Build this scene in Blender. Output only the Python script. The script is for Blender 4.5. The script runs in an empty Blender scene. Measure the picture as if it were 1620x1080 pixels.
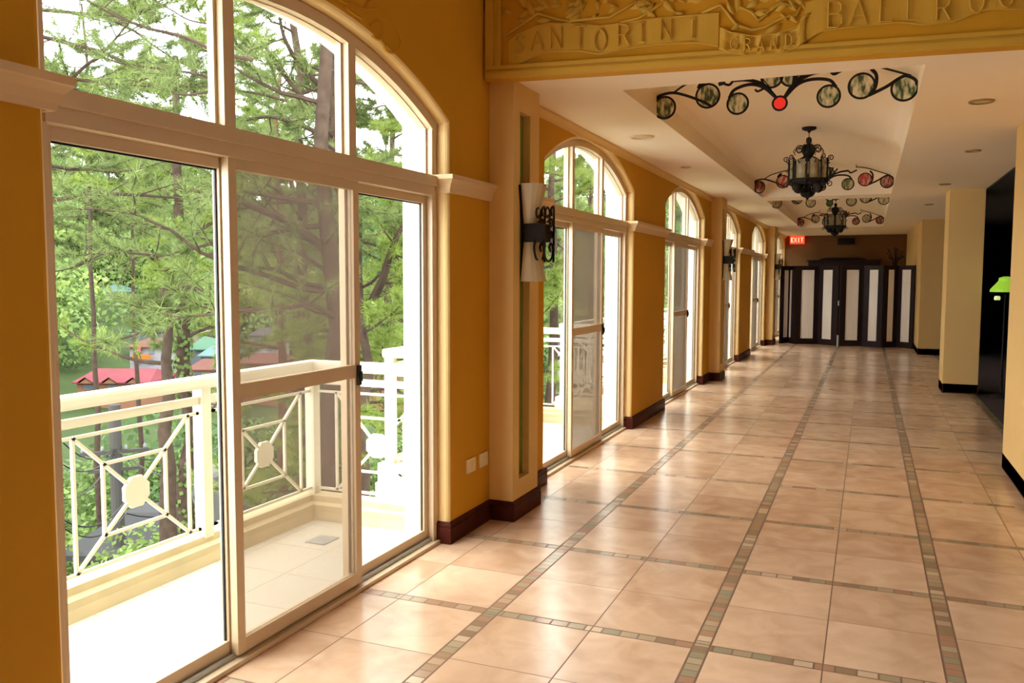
import bpy, bmesh, math, random
import numpy as np
from mathutils import Vector, Matrix
PI = math.pi
S = bpy.context.scene
COL = S.collection

# ------------------------------------------------------------------ camera
YAW, PITCH, ROLL, FOC, EYE = .3954, -.0738, .0028, 1348.03, 1.6045
cy, sy, cp, sp = math.cos(YAW), math.sin(YAW), math.cos(PITCH), math.sin(PITCH)
FW = Vector((-sy * cp, cy * cp, sp)); R0 = Vector((cy, sy, 0)); U0 = R0.cross(FW)
RT = math.cos(ROLL) * R0 + math.sin(ROLL) * U0
UP = -math.sin(ROLL) * R0 + math.cos(ROLL) * U0
EYEP = Vector((0, 0, EYE))
cam_d = bpy.data.cameras.new('camera'); cam = bpy.data.objects.new('camera', cam_d); COL.objects.link(cam)
cam_d.sensor_width = 36; cam_d.lens = FOC * 36 / 1620; cam_d.clip_end = 2000; cam_d.clip_start = .05
cam.matrix_world = Matrix((( RT.x, UP.x, -FW.x, 0), (RT.y, UP.y, -FW.y, 0), (RT.z, UP.z, -FW.z, EYE), (0, 0, 0, 1)))
S.camera = cam

def at(px, py, zc):
    """a survey point: bearing read as px,py, at distance zc in front of the viewpoint"""
    return EYEP + FW * zc + RT * ((px - 810) / FOC * zc) - UP * ((py - 540) / FOC * zc)

# ------------------------------------------------------------------ materials
def srgb(r, g, b):
    return tuple(((c / 255) / 12.92 if c / 255 <= .04045 else ((c / 255 + .055) / 1.055) ** 2.4) for c in (r, g, b))
class NT:
    def __init__(s, name):
        s.m = bpy.data.materials.new(name); s.m.use_nodes = True
        s.t = s.m.node_tree; s.n = s.t.nodes; s.l = s.t.links
        s.n.clear(); s.out = s.n.new('ShaderNodeOutputMaterial')
        s.b = s.n.new('ShaderNodeBsdfPrincipled'); s.l.new(s.b.outputs[0], s.out.inputs[0])
    def N(s, t, **k):
        x = s.n.new(t)
        for a, v in k.items(): setattr(x, a, v)
        return x
    def L(s, a, b): s.l.new(a, b)
    def math(s, op, a, b=None, c=None):
        x = s.N('ShaderNodeMath', operation=op)
        for i, v in enumerate((a, b, c)):
            if v is None: continue
            if isinstance(v, (int, float)): x.inputs[i].default_value = v
            else: s.L(v, x.inputs[i])
        return x.outputs[0]
    def mix(s, f, a, b):
        x = s.N('ShaderNodeMix', data_type='RGBA')
        for i, v in ((0, f), (6, a), (7, b)):
            if isinstance(v, (int, float)): x.inputs[i].default_value = v
            elif isinstance(v, tuple): x.inputs[i].default_value = (*v[:3], 1)
            else: s.L(v, x.inputs[i])
        return x.outputs[2]
    def noise(s, scale, detail=3, coord='Object', rough=.5):
        tc = s.N('ShaderNodeTexCoord'); n = s.N('ShaderNodeTexNoise'); n.inputs['Scale'].default_value = scale
        n.inputs['Detail'].default_value = detail; n.inputs['Roughness'].default_value = rough
        s.L(tc.outputs[coord], n.inputs['Vector']); return n.outputs[0]
    def bump(s, h, strength, dist=.01):
        b = s.N('ShaderNodeBump'); b.inputs['Strength'].default_value = strength; b.inputs['Distance'].default_value = dist
        s.L(h, b.inputs['Height']); s.L(b.outputs[0], s.b.inputs['Normal'])
def mat(name, col, rough=.6, metal=0, var=.06, scale=4, bump=0, bscale=60, spec=.5, emis=None, estr=1, sub=0):
    t = NT(name); c = tuple(col)
    n = t.noise(scale)
    lo = tuple(max(0, v * (1 - var * 2)) for v in c); hi = tuple(min(1, v * (1 + var)) for v in c)
    t.L(t.mix(n, lo, hi), t.b.inputs['Base Color'])
    t.b.inputs['Roughness'].default_value = rough; t.b.inputs['Metallic'].default_value = metal
    t.b.inputs['Specular IOR Level'].default_value = spec
    if bump: t.bump(t.noise(bscale), bump, .004)
    if emis:
        t.b.inputs['Emission Color'].default_value = (*emis, 1); t.b.inputs['Emission Strength'].default_value = estr
    return t.m
M = {}
M['wall'] = mat('yellow_plaster', (.62, .30, .014), .75, var=.05, scale=1.5, bump=.15, bscale=25, spec=.25)
M['cream'] = mat('pale_yellow_plaster', (.78, .52, .20), .7, var=.03, scale=2, bump=.1, bscale=25, spec=.3)
M['reveal'] = mat('pale_lit_window_reveal', (.80, .56, .24), .6, var=.03, scale=2, spec=.3)  # pale reveal and bullnose; grazing window light is put into the colour
M['lobby'] = mat('low_bounce_lobby_brown', (.36, .22, .09), .8)  # unseen lobby walls; brown invented to cut bounce onto the left wall
M['ceil'] = mat('cream_ceiling_paint', (.90, .76, .57), .8, var=.015, scale=1, spec=.2)
M['extw'] = mat('white_render', (.85, .82, .74), .8, var=.04, scale=3)
M['frame'] = mat('white_frame_shade_tan', (.66, .50, .31), .4, var=.02)  # white frames; the tan of their unlit side is put into the colour
M['ledge'] = mat('cream_plaster_ledge', (.74, .52, .28), .6, var=.03)
M['gasket'] = mat('black_rubber', (.02, .02, .02), .6)
M['alum'] = mat('grey_aluminium', (.45, .45, .42), .4, .6)
M['base'] = mat('dark_red_wood', (.075, .012, .005), .5, spec=.12, var=.35, scale=12)
M['green'] = mat('olive_green_paint', (.20, .24, .03), .7)
M['iron'] = mat('black_wrought_iron', (.014, .010, .008), .65, .1, spec=.3)
M['rail'] = mat('white_painted_metal', (.62, .57, .43), .5, var=.03)
M['curb'] = mat('cream_kerb_paint', (.56, .45, .26), .8, var=.12, scale=5)
M['woodk'] = mat('dark_mahogany', (.016, .005, .004), .6, var=.3, scale=10, spec=.25)
M['frieze'] = mat('ochre_relief_plaster', (.62, .35, .03), .7, var=.06, bump=.25, bscale=18)
M['bronze'] = mat('dull_brass', (.35, .24, .08), .4, .5)
M['plastic'] = mat('cream_plastic', (.8, .66, .40), .4)
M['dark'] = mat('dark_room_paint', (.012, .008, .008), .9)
M['carpet'] = mat('dark_red_carpet', (.03, .006, .005), .95, var=.3, scale=80)
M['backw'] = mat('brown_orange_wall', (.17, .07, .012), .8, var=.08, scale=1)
M['chrome'] = mat('steel', (.6, .6, .6), .3, .9)

def fabric():
    t = NT('cream_pleated_fabric'); tc = t.N('ShaderNodeTexCoord'); w = t.N('ShaderNodeTexWave'); w.inputs['Scale'].default_value = 9
    w.inputs['Distortion'].default_value = .6; w.bands_direction = 'X'; t.L(tc.outputs['Object'], w.inputs['Vector'])
    t.L(t.mix(w.outputs[0], (.80, .72, .64), (.93, .87, .80)), t.b.inputs['Base Color'])
    t.b.inputs['Roughness'].default_value = .9; t.bump(w.outputs[0], .4, .01); return t.m
M['fabric'] = fabric()

def floor_mat():
    t = NT('peach_tiles_with_mosaic_strips'); tc = t.N('ShaderNodeTexCoord'); sx = t.N('ShaderNodeSeparateXYZ')
    t.L(tc.outputs['Object'], sx.inputs[0]); X, Y = sx.outputs[0], sx.outputs[1]
    MU, MV = 1.0, 1.0622
    u = t.math('DIVIDE', t.math('ADD', X, 1.627), MU); v = t.math('DIVIDE', t.math('SUBTRACT', Y, 2.5992), MV)
    fu = t.math('SUBTRACT', t.math('FRACT', t.math('ADD', u, .5)), .5)
    fv = t.math('SUBTRACT', t.math('FRACT', t.math('ADD', v, .5)), .5)
    au, av = t.math('ABSOLUTE', fu), t.math('ABSOLUTE', fv)
    WU, WV = .035, .028
    inU = t.math('LESS_THAN', au, WU); inV = t.math('LESS_THAN', av, WV)
    # grout
    def near(a, c, w): return t.math('LESS_THAN', t.math('ABSOLUTE', t.math('SUBTRACT', a, c)), w)
    g = t.math('MAXIMUM', near(au, .5, .003), near(au, WU, .0045))
    g = t.math('MAXIMUM', g, t.math('MAXIMUM', near(av, .5, .0022), near(av, WV, .004)))
    # tile tone
    wn = t.N('ShaderNodeTexWhiteNoise'); cb = t.N('ShaderNodeCombineXYZ')
    t.L(t.math('FLOOR', t.math('MULTIPLY', u, 2)), cb.inputs[0]); t.L(t.math('FLOOR', t.math('MULTIPLY', v, 2)), cb.inputs[1])
    t.L(cb.outputs[0], wn.inputs['Vector'])
    n1 = t.N('ShaderNodeTexNoise'); n1.inputs['Scale'].default_value = 5; n1.inputs['Detail'].default_value = 4; n1.inputs['Distortion'].default_value = .6
    add = t.N('ShaderNodeVectorMath', operation='MULTIPLY_ADD'); t.L(wn.outputs['Color'], add.inputs[0]); add.inputs[1].default_value = (9, 9, 9)
    t.L(tc.outputs['Object'], add.inputs[2]); t.L(add.outputs[0], n1.inputs['Vector'])
    tone = t.math('ADD', t.math('MULTIPLY', n1.outputs[0], .75), t.math('MULTIPLY', wn.outputs['Value'], .25))
    r = t.N('ShaderNodeValToRGB'); e = r.color_ramp.elements
    e[0].position = .3; e[0].color = (.57, .35, .208, 1); e[1].position = .72; e[1].color = (.81, .565, .375, 1)
    t.L(tone, r.inputs[0]); tile = r.outputs[0]
    # mosaic pieces
    def pieces(along, size, row):
        c = t.math('DIVIDE', along, size); k = t.N('ShaderNodeCombineXYZ'); t.L(t.math('FLOOR', c), k.inputs[0]); t.L(t.math('ROUND', row), k.inputs[1])
        w = t.N('ShaderNodeTexWhiteNoise'); t.L(k.outputs[0], w.inputs['Vector'])
        q = t.N('ShaderNodeValToRGB'); q.color_ramp.interpolation = 'CONSTANT'; el = q.color_ramp.elements
        cols = [(.42, .26, .15), (.48, .37, .23), (.34, .30, .19), (.64, .47, .31), (.46, .25, .15), (.42, .33, .20), (.33, .22, .13), (.52, .35, .22)]
        el[0].position = 0; el[0].color = (*cols[0], 1); el[1].position = 1 / 8; el[1].color = (*cols[1], 1)
        for i in range(2, 8):
            x = el.new(i / 8); x.color = (*cols[i], 1)
        t.L(w.outputs['Value'], q.inputs[0])
        f = t.math('FRACT', c); gg = t.math('LESS_THAN', f, .10)
        return q.outputs[0], gg
    pu, gu = pieces(Y, .061, u); pv, gv = pieces(X, .083, v)
    mos = t.mix(inU, pv, pu); mg = t.math('ADD', t.math('MULTIPLY', inU, gu), t.math('MULTIPLY', t.math('SUBTRACT', 1, inU), gv))
    inM = t.math('MAXIMUM', inU, inV); c = t.mix(inM, tile, mos)
    G = t.math('MINIMUM', t.math('ADD', g, t.math('MULTIPLY', inM, mg)), 1)
    c = t.mix(G, c, (.20, .11, .06))
    t.L(c, t.b.inputs['Base Color'])
    n2 = t.noise(6, 3)
    t.L(t.math('ADD', t.math('MULTIPLY', n2, .12), t.math('ADD', .16, t.math('MULTIPLY', G, .4))), t.b.inputs['Roughness'])
    t.b.inputs['Specular IOR Level'].default_value = .5
    t.bump(t.math('SUBTRACT', t.math('MULTIPLY', n2, .1), G), .25, .002)
    return t.m
M['floor'] = floor_mat()
def border_mat():
    t = NT('green_mosaic_border'); tc = t.N('ShaderNodeTexCoord'); v = t.N('ShaderNodeTexVoronoi'); v.inputs['Scale'].default_value = 14
    t.L(tc.outputs['Object'], v.inputs['Vector']); r = t.N('ShaderNodeValToRGB'); e = r.color_ramp.elements
    e[0].color = (.06, .05, .02, 1); e[1].color = (.30, .24, .12, 1); t.L(v.outputs['Color'], r.inputs[0]); t.L(r.outputs[0], t.b.inputs['Base Color'])
    t.b.inputs['Roughness'].default_value = .4; return t.m
M['border'] = border_mat()
def balc_mat():
    t = NT('pale_balcony_tiles'); tc = t.N('ShaderNodeTexCoord'); b = t.N('ShaderNodeTexBrick'); b.offset = 0
    b.inputs['Scale'].default_value = 1; b.inputs['Brick Width'].default_value = .42; b.inputs['Row Height'].default_value = .42
    b.inputs['Mortar Size'].default_value = .004; b.inputs['Color1'].default_value = (.52, .47, .36, 1); b.inputs['Color2'].default_value = (.55, .50, .39, 1)
    b.inputs['Mortar'].default_value = (.36, .30, .20, 1); t.L(tc.outputs['Object'], b.inputs['Vector'])
    t.L(t.mix(t.noise(3), b.outputs[0], (.86, .80, .64)), t.b.inputs['Base Color']); t.L(b.outputs[0], t.b.inputs['Base Color'])
    t.b.inputs['Roughness'].default_value = .6; return t.m
M['balc'] = balc_mat()
def glass_mat(name, tint, gl=.06, haze=None, hz=0):
    m = bpy.data.materials.new(name); m.use_nodes = True; n = m.node_tree.nodes; l = m.node_tree.links; n.clear()
    o = n.new('ShaderNodeOutputMaterial'); tr = n.new('ShaderNodeBsdfTransparent'); tr.inputs[0].default_value = (*tint, 1)
    g = n.new('ShaderNodeBsdfGlossy'); g.inputs['Roughness'].default_value = .02; lw = n.new('ShaderNodeLayerWeight'); fr = n.new('ShaderNodeMath'); fr.operation = 'POWER'; fr.inputs[1].default_value = 4; l.new(lw.outputs['Facing'], fr.inputs[0])
    mx = n.new('ShaderNodeMixShader'); mm = n.new('ShaderNodeMath'); mm.operation = 'MULTIPLY'; mm.inputs[1].default_value = gl
    l.new(fr.outputs[0], mm.inputs[0]); l.new(mm.outputs[0], mx.inputs[0]); l.new(tr.outputs[0], mx.inputs[1]); l.new(g.outputs[0], mx.inputs[2])
    if haze:
        d = n.new('ShaderNodeBsdfDiffuse'); d.inputs[0].default_value = (*haze, 1); m2 = n.new('ShaderNodeMixShader'); m2.inputs[0].default_value = hz
        l.new(mx.outputs[0], m2.inputs[1]); l.new(d.outputs[0], m2.inputs[2]); l.new(m2.outputs[0], o.inputs[0])
    else: l.new(mx.outputs[0], o.inputs[0])
    return m
M['glass'] = glass_mat('clear_glass', (.97, .99, .97), .35)
def screen_mat():
    m = bpy.data.materials.new('insect_screen_mesh'); m.use_nodes = True; n = m.node_tree.nodes; l = m.node_tree.links; n.clear()
    o = n.new('ShaderNodeOutputMaterial'); tr = n.new('ShaderNodeBsdfTransparent'); tr.inputs[0].default_value = (.86, .83, .78, 1)
    d = n.new('ShaderNodeBsdfDiffuse'); d.inputs[0].default_value = (.36, .32, .27, 1); q = n.new('ShaderNodeBsdfTranslucent'); q.inputs[0].default_value = (.028, .026, .024, 1)
    ad = n.new('ShaderNodeAddShader'); l.new(d.outputs[0], ad.inputs[0]); l.new(q.outputs[0], ad.inputs[1])
    lw = n.new('ShaderNodeLayerWeight'); mr = n.new('ShaderNodeMapRange'); l.new(lw.outputs['Facing'], mr.inputs[0])
    for i, v in ((1, .3), (2, .8), (3, .20), (4, .74)): mr.inputs[i].default_value = v
    mx = n.new('ShaderNodeMixShader'); l.new(mr.outputs[0], mx.inputs[0]); l.new(tr.outputs[0], mx.inputs[1]); l.new(ad.outputs[0], mx.inputs[2]); l.new(mx.outputs[0], o.inputs[0]); return m
M['screen'] = screen_mat()
M['alab'] = mat('frosted_alabaster_glass', (.62, .50, .30), .35, var=.12, scale=9)
M['lantern'] = mat('amber_lantern_glass', (.36, .31, .18), .3, var=.3, scale=14)
M['red_e'] = mat('lit_red_exit_sign', (.6, .05, .02), .5, emis=(1, .06, .02), estr=.7)
M['sign_w'] = mat('lit_white_lettering', (.9, .8, .7), .5, emis=(1, .5, .3), estr=1.0)
M['glow_g'] = mat('lit_green_lamp_glass', (.2, .5, .03), .4, emis=(.25, .43, .03), estr=.5)
M['glow_w'] = mat('lit_bulb_glass', (.6, .7, .3), .4, emis=(.55, .62, .3), estr=.45)
def disc_mat(name, a, b, c):
    t = NT(name); tc = t.N('ShaderNodeTexCoord'); n = t.N('ShaderNodeTexNoise'); n.inputs['Scale'].default_value = 22; n.inputs['Detail'].default_value = 2
    mp = t.N('ShaderNodeMapping'); mp.inputs['Scale'].default_value = (1.6, 1, .6); t.L(tc.outputs['Object'], mp.inputs[0]); t.L(mp.outputs[0], n.inputs['Vector'])
    r = t.N('ShaderNodeValToRGB'); e = r.color_ramp.elements; e[0].position = .38; e[0].color = (*a, 1); e[1].position = .62; e[1].color = (*b, 1)
    x = e.new(.5); x.color = (*c, 1); t.L(n.outputs[0], r.inputs[0]); t.L(r.outputs[0], t.b.inputs['Base Color']); t.b.inputs['Roughness'].default_value = .3
    return t.m
M['d_reed'] = disc_mat('reed_painted_glass', (.05, .08, .03), (.80, .68, .45), (.48, .46, .24))
M['d_red'] = mat('red_glass_added_glow', (.75, .03, .02), .3, emis=(.9, .03, .02), estr=.25)  # faint emission added to brighten the disc, which is no lamp
M['d_wine'] = disc_mat('wine_marbled_glass', (.12, .02, .02), (.45, .25, .16), (.25, .05, .04))
M['d_rose'] = disc_mat('rose_marbled_glass', (.45, .04, .03), (.6, .38, .26), (.55, .10, .07))
M['d_olive'] = disc_mat('olive_marbled_glass', (.10, .10, .03), (.55, .45, .27), (.28, .26, .10))
M['d_tan'] = disc_mat('tan_marbled_glass', (.25, .17, .08), (.6, .48, .30), (.42, .34, .18))
M['d_green'] = mat('bottle_green_glass', (.04, .12, .02), .3)
# outdoors
def leafm(name, a, b, scale=.8):
    t = NT(name); g = t.N('ShaderNodeNewGeometry'); n = t.noise(scale, 2)
    f = t.math('ADD', t.math('MULTIPLY', g.outputs['Random Per Island'], .6), t.math('MULTIPLY', n, .4))
    t.L(t.mix(f, a, b), t.b.inputs['Base Color']); t.b.inputs['Roughness'].default_value = .6; t.b.inputs['Specular IOR Level'].default_value = .08
    tr = t.N('ShaderNodeBsdfTranslucent'); t.L(t.mix(f, a, b), tr.inputs[0]); mx = t.N('ShaderNodeMixShader'); mx.inputs[0].default_value = .35
    t.L(t.b.outputs[0], mx.inputs[1]); t.L(tr.outputs[0], mx.inputs[2]); t.L(mx.outputs[0], t.out.inputs[0]); return t.m
M['needle'] = leafm('pine_needles', (.042, .062, .018), (.18, .215, .07))
M['needle2'] = leafm('yellow_green_pine_needles', (.068, .105, .018), (.23, .28, .06))
M['leaf'] = leafm('broad_leaves', (.04, .07, .018), (.14, .19, .055), .15)
M['leaf2'] = leafm('light_broad_leaves', (.075, .12, .025), (.21, .265, .075), .15)
M['leafd'] = leafm('dark_broad_leaves', (.03, .06, .02), (.09, .14, .04), .15)
M['bark'] = mat('pine_bark', (.050, .033, .023), .9, spec=.05, var=.35, scale=8, bump=.6, bscale=14)
M['barkr'] = mat('reddish_pine_bark', (.085, .040, .028), .9, spec=.05, var=.3, scale=8, bump=.6, bscale=14)
M['grass'] = mat('green_hillside', (.030, .043, .014), .95, spec=.05, var=.4, scale=.15)
M['concrete'] = mat('grey_concrete', (.10, .095, .085), .9, spec=.05, var=.2, scale=2)
M['pole'] = mat('weathered_pole', (.05, .045, .04), .8, spec=.05)
for k, c in dict(pinkroof=(0.095, 0.021, 0.025), mintroof=(0.038, 0.075, 0.048), tealroof=(0.05, 0.082, 0.078), greenroof=(0.02, 0.06, 0.035), rustroof=(0.065, 0.025, 0.018), palewall=(0.15, 0.14, 0.145),
                 creamwall=(0.14, 0.12, 0.085), greywall=(0.07, 0.07, 0.075), orangewall=(0.12, 0.06, 0.035), yellowwall=(0.16, 0.155, 0.04), greyroof=(0.035, 0.033, 0.032), magenta=(0.2, 0.02, 0.06), orange=(0.22, 0.07, 0.01)).items():
    M[k] = mat(k + '_paint', c, .8, var=.12, scale=.5, spec=.05)
M['pane'] = mat('dark_house_window', (.05, .06, .07), .3)

# ------------------------------------------------------------------ mesh helpers
class MB:
    def __init__(s): s.v = []; s.f = []
    def add(s, v, f):
        o = len(s.v); s.v += [tuple(p) for p in v]; s.f += [tuple(i + o for i in q) for q in f]; return s
    def box(s, a, b):
        x0, y0, z0 = a; x1, y1, z1 = b
        if x0 > x1: x0, x1 = x1, x0
        if y0 > y1: y0, y1 = y1, y0
        if z0 > z1: z0, z1 = z1, z0
        v = [(x, y, z) for z in (z0, z1) for y in (y0, y1) for x in (x0, x1)]
        return s.add(v, [(0, 2, 3, 1), (4, 5, 7, 6), (0, 1, 5, 4), (2, 6, 7, 3), (0, 4, 6, 2), (1, 3, 7, 5)])
    def bar(s, a, b, w, h=None, up=(0, 0, 1)):
        a = Vector(a); b = Vector(b); d = (b - a).normalized(); h = h or w; u = Vector(up)
        if abs(d.dot(u)) > .95: u = Vector((1, 0, 0))
        x = d.cross(u).normalized() * w / 2; y = x.cross(d).normalized() * h / 2
        v = [p + i * x + j * y for p in (a, b) for j in (-1, 1) for i in (-1, 1)]
        return s.add(v, [(0, 2, 3, 1), (4, 5, 7, 6), (0, 1, 5, 4), (2, 6, 7, 3), (0, 4, 6, 2), (1, 3, 7, 5)])
    def tube(s, pts, r, n=8, cap=True):
        pts = [Vector(p) for p in pts]; rs = r if isinstance(r, (list, tuple)) else [r] * len(pts); V = []; F = []
        d = (pts[1] - pts[0]).normalized(); u = Vector((0, 0, 1)) if abs(d.z) < .9 else Vector((1, 0, 0)); x = d.cross(u).normalized()
        for i, p in enumerate(pts):
            d = ((pts[min(i + 1, len(pts) - 1)] - pts[max(i - 1, 0)])).normalized()
            x = (x - d * x.dot(d)); x = x.normalized() if x.length > 1e-6 else d.orthogonal().normalized(); y = d.cross(x)
            V += [p + rs[i] * (math.cos(2 * PI * k / n) * x + math.sin(2 * PI * k / n) * y) for k in range(n)]
        for i in range(len(pts) - 1):
            for k in range(n): F.append((i * n + k, i * n + (k + 1) % n, (i + 1) * n + (k + 1) % n, (i + 1) * n + k))
        if cap: F.append(tuple(range(n))[::-1]); F.append(tuple((len(pts) - 1) * n + k for k in range(n)))
        return s.add(V, F)
    def lathe(s, c, prof, n=24):
        V = []; F = []; m = len(prof)
        for r, z in prof: V += [(c[0] + r * math.cos(2 * PI * k / n), c[1] + r * math.sin(2 * PI * k / n), c[2] + z) for k in range(n)]
        for i in range(m - 1):
            for k in range(n): F.append((i * n + k, i * n + (k + 1) % n, (i + 1) * n + (k + 1) % n, (i + 1) * n + k))
        F.append(tuple(range(n))[::-1]); F.append(tuple((m - 1) * n + k for k in range(n)))
        return s.add(V, F)
    def prism(s, poly, fn, a, b):
        """poly: 2D points, fn(u,v,w)->3D, extruded from w=a to w=b"""
        n = len(poly); v = [fn(p[0], p[1], a) for p in poly] + [fn(p[0], p[1], b) for p in poly]
        return s.add(v, [tuple(range(n))[::-1], tuple(range(n, 2 * n))] + [(i, (i + 1) % n, n + (i + 1) % n, n + i) for i in range(n)])
    def sweep(s, path, prof):
        """path in plan [(x,y)], profile [(offset to the right, z)] closed loop"""
        P = [Vector((p[0], p[1])) for p in path]; n = len(P); m = len(prof); V = []; F = []
        for i in range(n):
            ns = []
            if i > 0: d = (P[i] - P[i - 1]).normalized(); ns.append(Vector((d.y, -d.x)))
            if i < n - 1: d = (P[i + 1] - P[i]).normalized(); ns.append(Vector((d.y, -d.x)))
            q = ns[0] if len(ns) == 1 else (ns[0] + ns[1]) / (1 + ns[0].dot(ns[1]))
            V += [(P[i].x + q.x * o, P[i].y + q.y * o, z) for o, z in prof]
        for i in range(n - 1):
            for k in range(m): F.append((i * m + k, i * m + (k + 1) % m, (i + 1) * m + (k + 1) % m, (i + 1) * m + k))
        F.append(tuple(range(m))[::-1]); F.append(tuple((n - 1) * m + k for k in range(m)))
        return s.add(V, F)
    def build(s, name, m, parent=None, bevel=0, smooth=False, fix=True, **tags):
        me = bpy.data.meshes.new(name)
        me.from_pydata([tuple(v) for v in s.v], [], s.f)
        if fix:
            bm = bmesh.new(); bm.from_mesh(me); bmesh.ops.recalc_face_normals(bm, faces=bm.faces)
            if bevel: bmesh.ops.bevel(bm, geom=list(bm.edges), offset=bevel, segments=2, affect='EDGES', profile=.7, clamp_overlap=True)
            bm.to_mesh(me); bm.free()
        return link(name, me, m, parent, smooth, **tags)
def link(name, me, m, parent=None, smooth=False, **tags):
    if smooth: me.polygons.foreach_set('use_smooth', [True] * len(me.polygons))
    me.materials.append(M[m] if isinstance(m, str) else m); me.name = name
    o = bpy.data.objects.new(name, me); COL.objects.link(o)
    if parent: o.parent = parent; o.matrix_parent_inverse = Matrix.Translation(parent.location).inverted() if parent.type == 'EMPTY' else Matrix.Identity(4)
    for k, v in tags.items(): o[k] = v
    return o
def thing(name, label, cat, loc=(0, 0, 0), group=None):
    o = bpy.data.objects.new(name, None); o.empty_display_size = .1; COL.objects.link(o); o.location = loc
    o['label'] = label; o['category'] = cat
    if group: o['group'] = group
    return o
def tag(o, label, cat, group=None):
    o['label'] = label; o['category'] = cat
    if group: o['group'] = group
    return o
def st(name, loc=(0, 0, 0)):
    o = bpy.data.objects.new(name, None); o.empty_display_size = .1; COL.objects.link(o); o.location = loc; o['kind'] = 'structure'; return o
def smooth(P, n=5):
    P = [Vector(p) for p in P]
    if len(P) < 3: return P
    Q = [2 * P[0] - P[1]] + P + [2 * P[-1] - P[-2]]; out = []
    for i in range(1, len(Q) - 2):
        a, b, c, d = Q[i - 1:i + 3]
        for k in range(n):
            t = k / n; out.append(.5 * (2 * b + (c - a) * t + (2 * a - 5 * b + 4 * c - d) * t * t + (3 * b - a - 3 * c + d) * t ** 3))
    return out + [P[-1]]
K = dict(kind='structure')
def copy_tree(o, parent=None, keep=True):
    c = o.copy(); COL.objects.link(c); c.parent = parent
    if parent: c.matrix_parent_inverse = o.matrix_parent_inverse.copy()
    for ch in o.children: copy_tree(ch, c)
    return c

# ------------------------------------------------------------------ dimensions
XW = -2.30; XF = -2.40; XE = -2.61; HW = 1.33; SPR = 2.51; RISE = .325; CZ = 2.87; NZ = 4.1
WIN = [-1.1, 3.2, 7.5, 11.7, 15.62, 19.98, 25.0]
PIL = [(5.12, 5.58), (13.57, 14.03), (21.6, 22.2)]
SK = .115; YB = 5.05; Y0, Y1 = -4.0, 26.4
RARC = (HW * HW + RISE * RISE) / (2 * RISE)
def arcz(y, c, inset=0):
    d = y - c; return SPR + RISE - RARC + math.sqrt(max(0, (RARC - inset) ** 2 - d * d))

def arched_wall(name, xa, xb, m, bevel=0, inset=0, top=NZ):
    poly = [(Y0, 0)]; op = set()
    for c in WIN:
        h = HW - inset
        if c + h > Y1: continue
        seg = [(c - h, 0)] + [(c - h + 2 * h * k / 24, arcz(c - h + 2 * h * k / 24, c, inset)) for k in range(25)] + [(c + h, 0)]
        for i in range(len(seg)): op.add(len(poly) + i)
        poly += seg
    poly += [(Y1, 0), (Y1, top), (Y0, top)]
    bm = bmesh.new(); n = len(poly)
    fr = [bm.verts.new((xa, y, z)) for y, z in poly]; bk = [bm.verts.new((xb, y, z)) for y, z in poly]
    bm.faces.new(fr); bm.faces.new(bk[::-1])
    be = []
    for i in range(n):
        j = (i + 1) % n; bm.faces.new((fr[j], fr[i], bk[i], bk[j]))
        if i in op and j in op and not (poly[i][1] == 0 and poly[j][1] == 0): be.append(bm.edges.get((fr[i], fr[j])))
    bmesh.ops.recalc_face_normals(bm, faces=bm.faces)
    if bevel: bmesh.ops.bevel(bm, geom=be, offset=bevel, segments=4, affect='EDGES', profile=.5)
    if bevel:
        for f in bm.faces:
            cc = f.calc_center_median()
            if abs(f.normal.x) < .93 and Y0 + .01 < cc.y < Y1 - .01 and .01 < cc.z < top - .01: f.material_index = 1
    bmesh.ops.triangulate(bm, faces=[f for f in bm.faces if len(f.verts) > 4])
    me = bpy.data.meshes.new(name); bm.to_mesh(me); bm.free()
    o = link(name, me, m, None, **K)
    if bevel: me.materials.append(M['reveal'])
    return o
arched_wall('wall_left', XW, -2.44, 'wall', .035)
arched_wall('wall_exterior', -2.445, XE, 'extw', 0, -.005)

# floor
MB().box((-2.44, Y0, -.25), (1.36, Y1, 0)).build('floor', 'floor', **K)
MB().box((1.36, Y0, -.25), (1.43, Y1, .001)).build('floor_border', 'border', **K)
MB().box((1.43, Y0, -.25), (8, Y1, -.002)).build('floor_side', 'carpet', **K)

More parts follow.
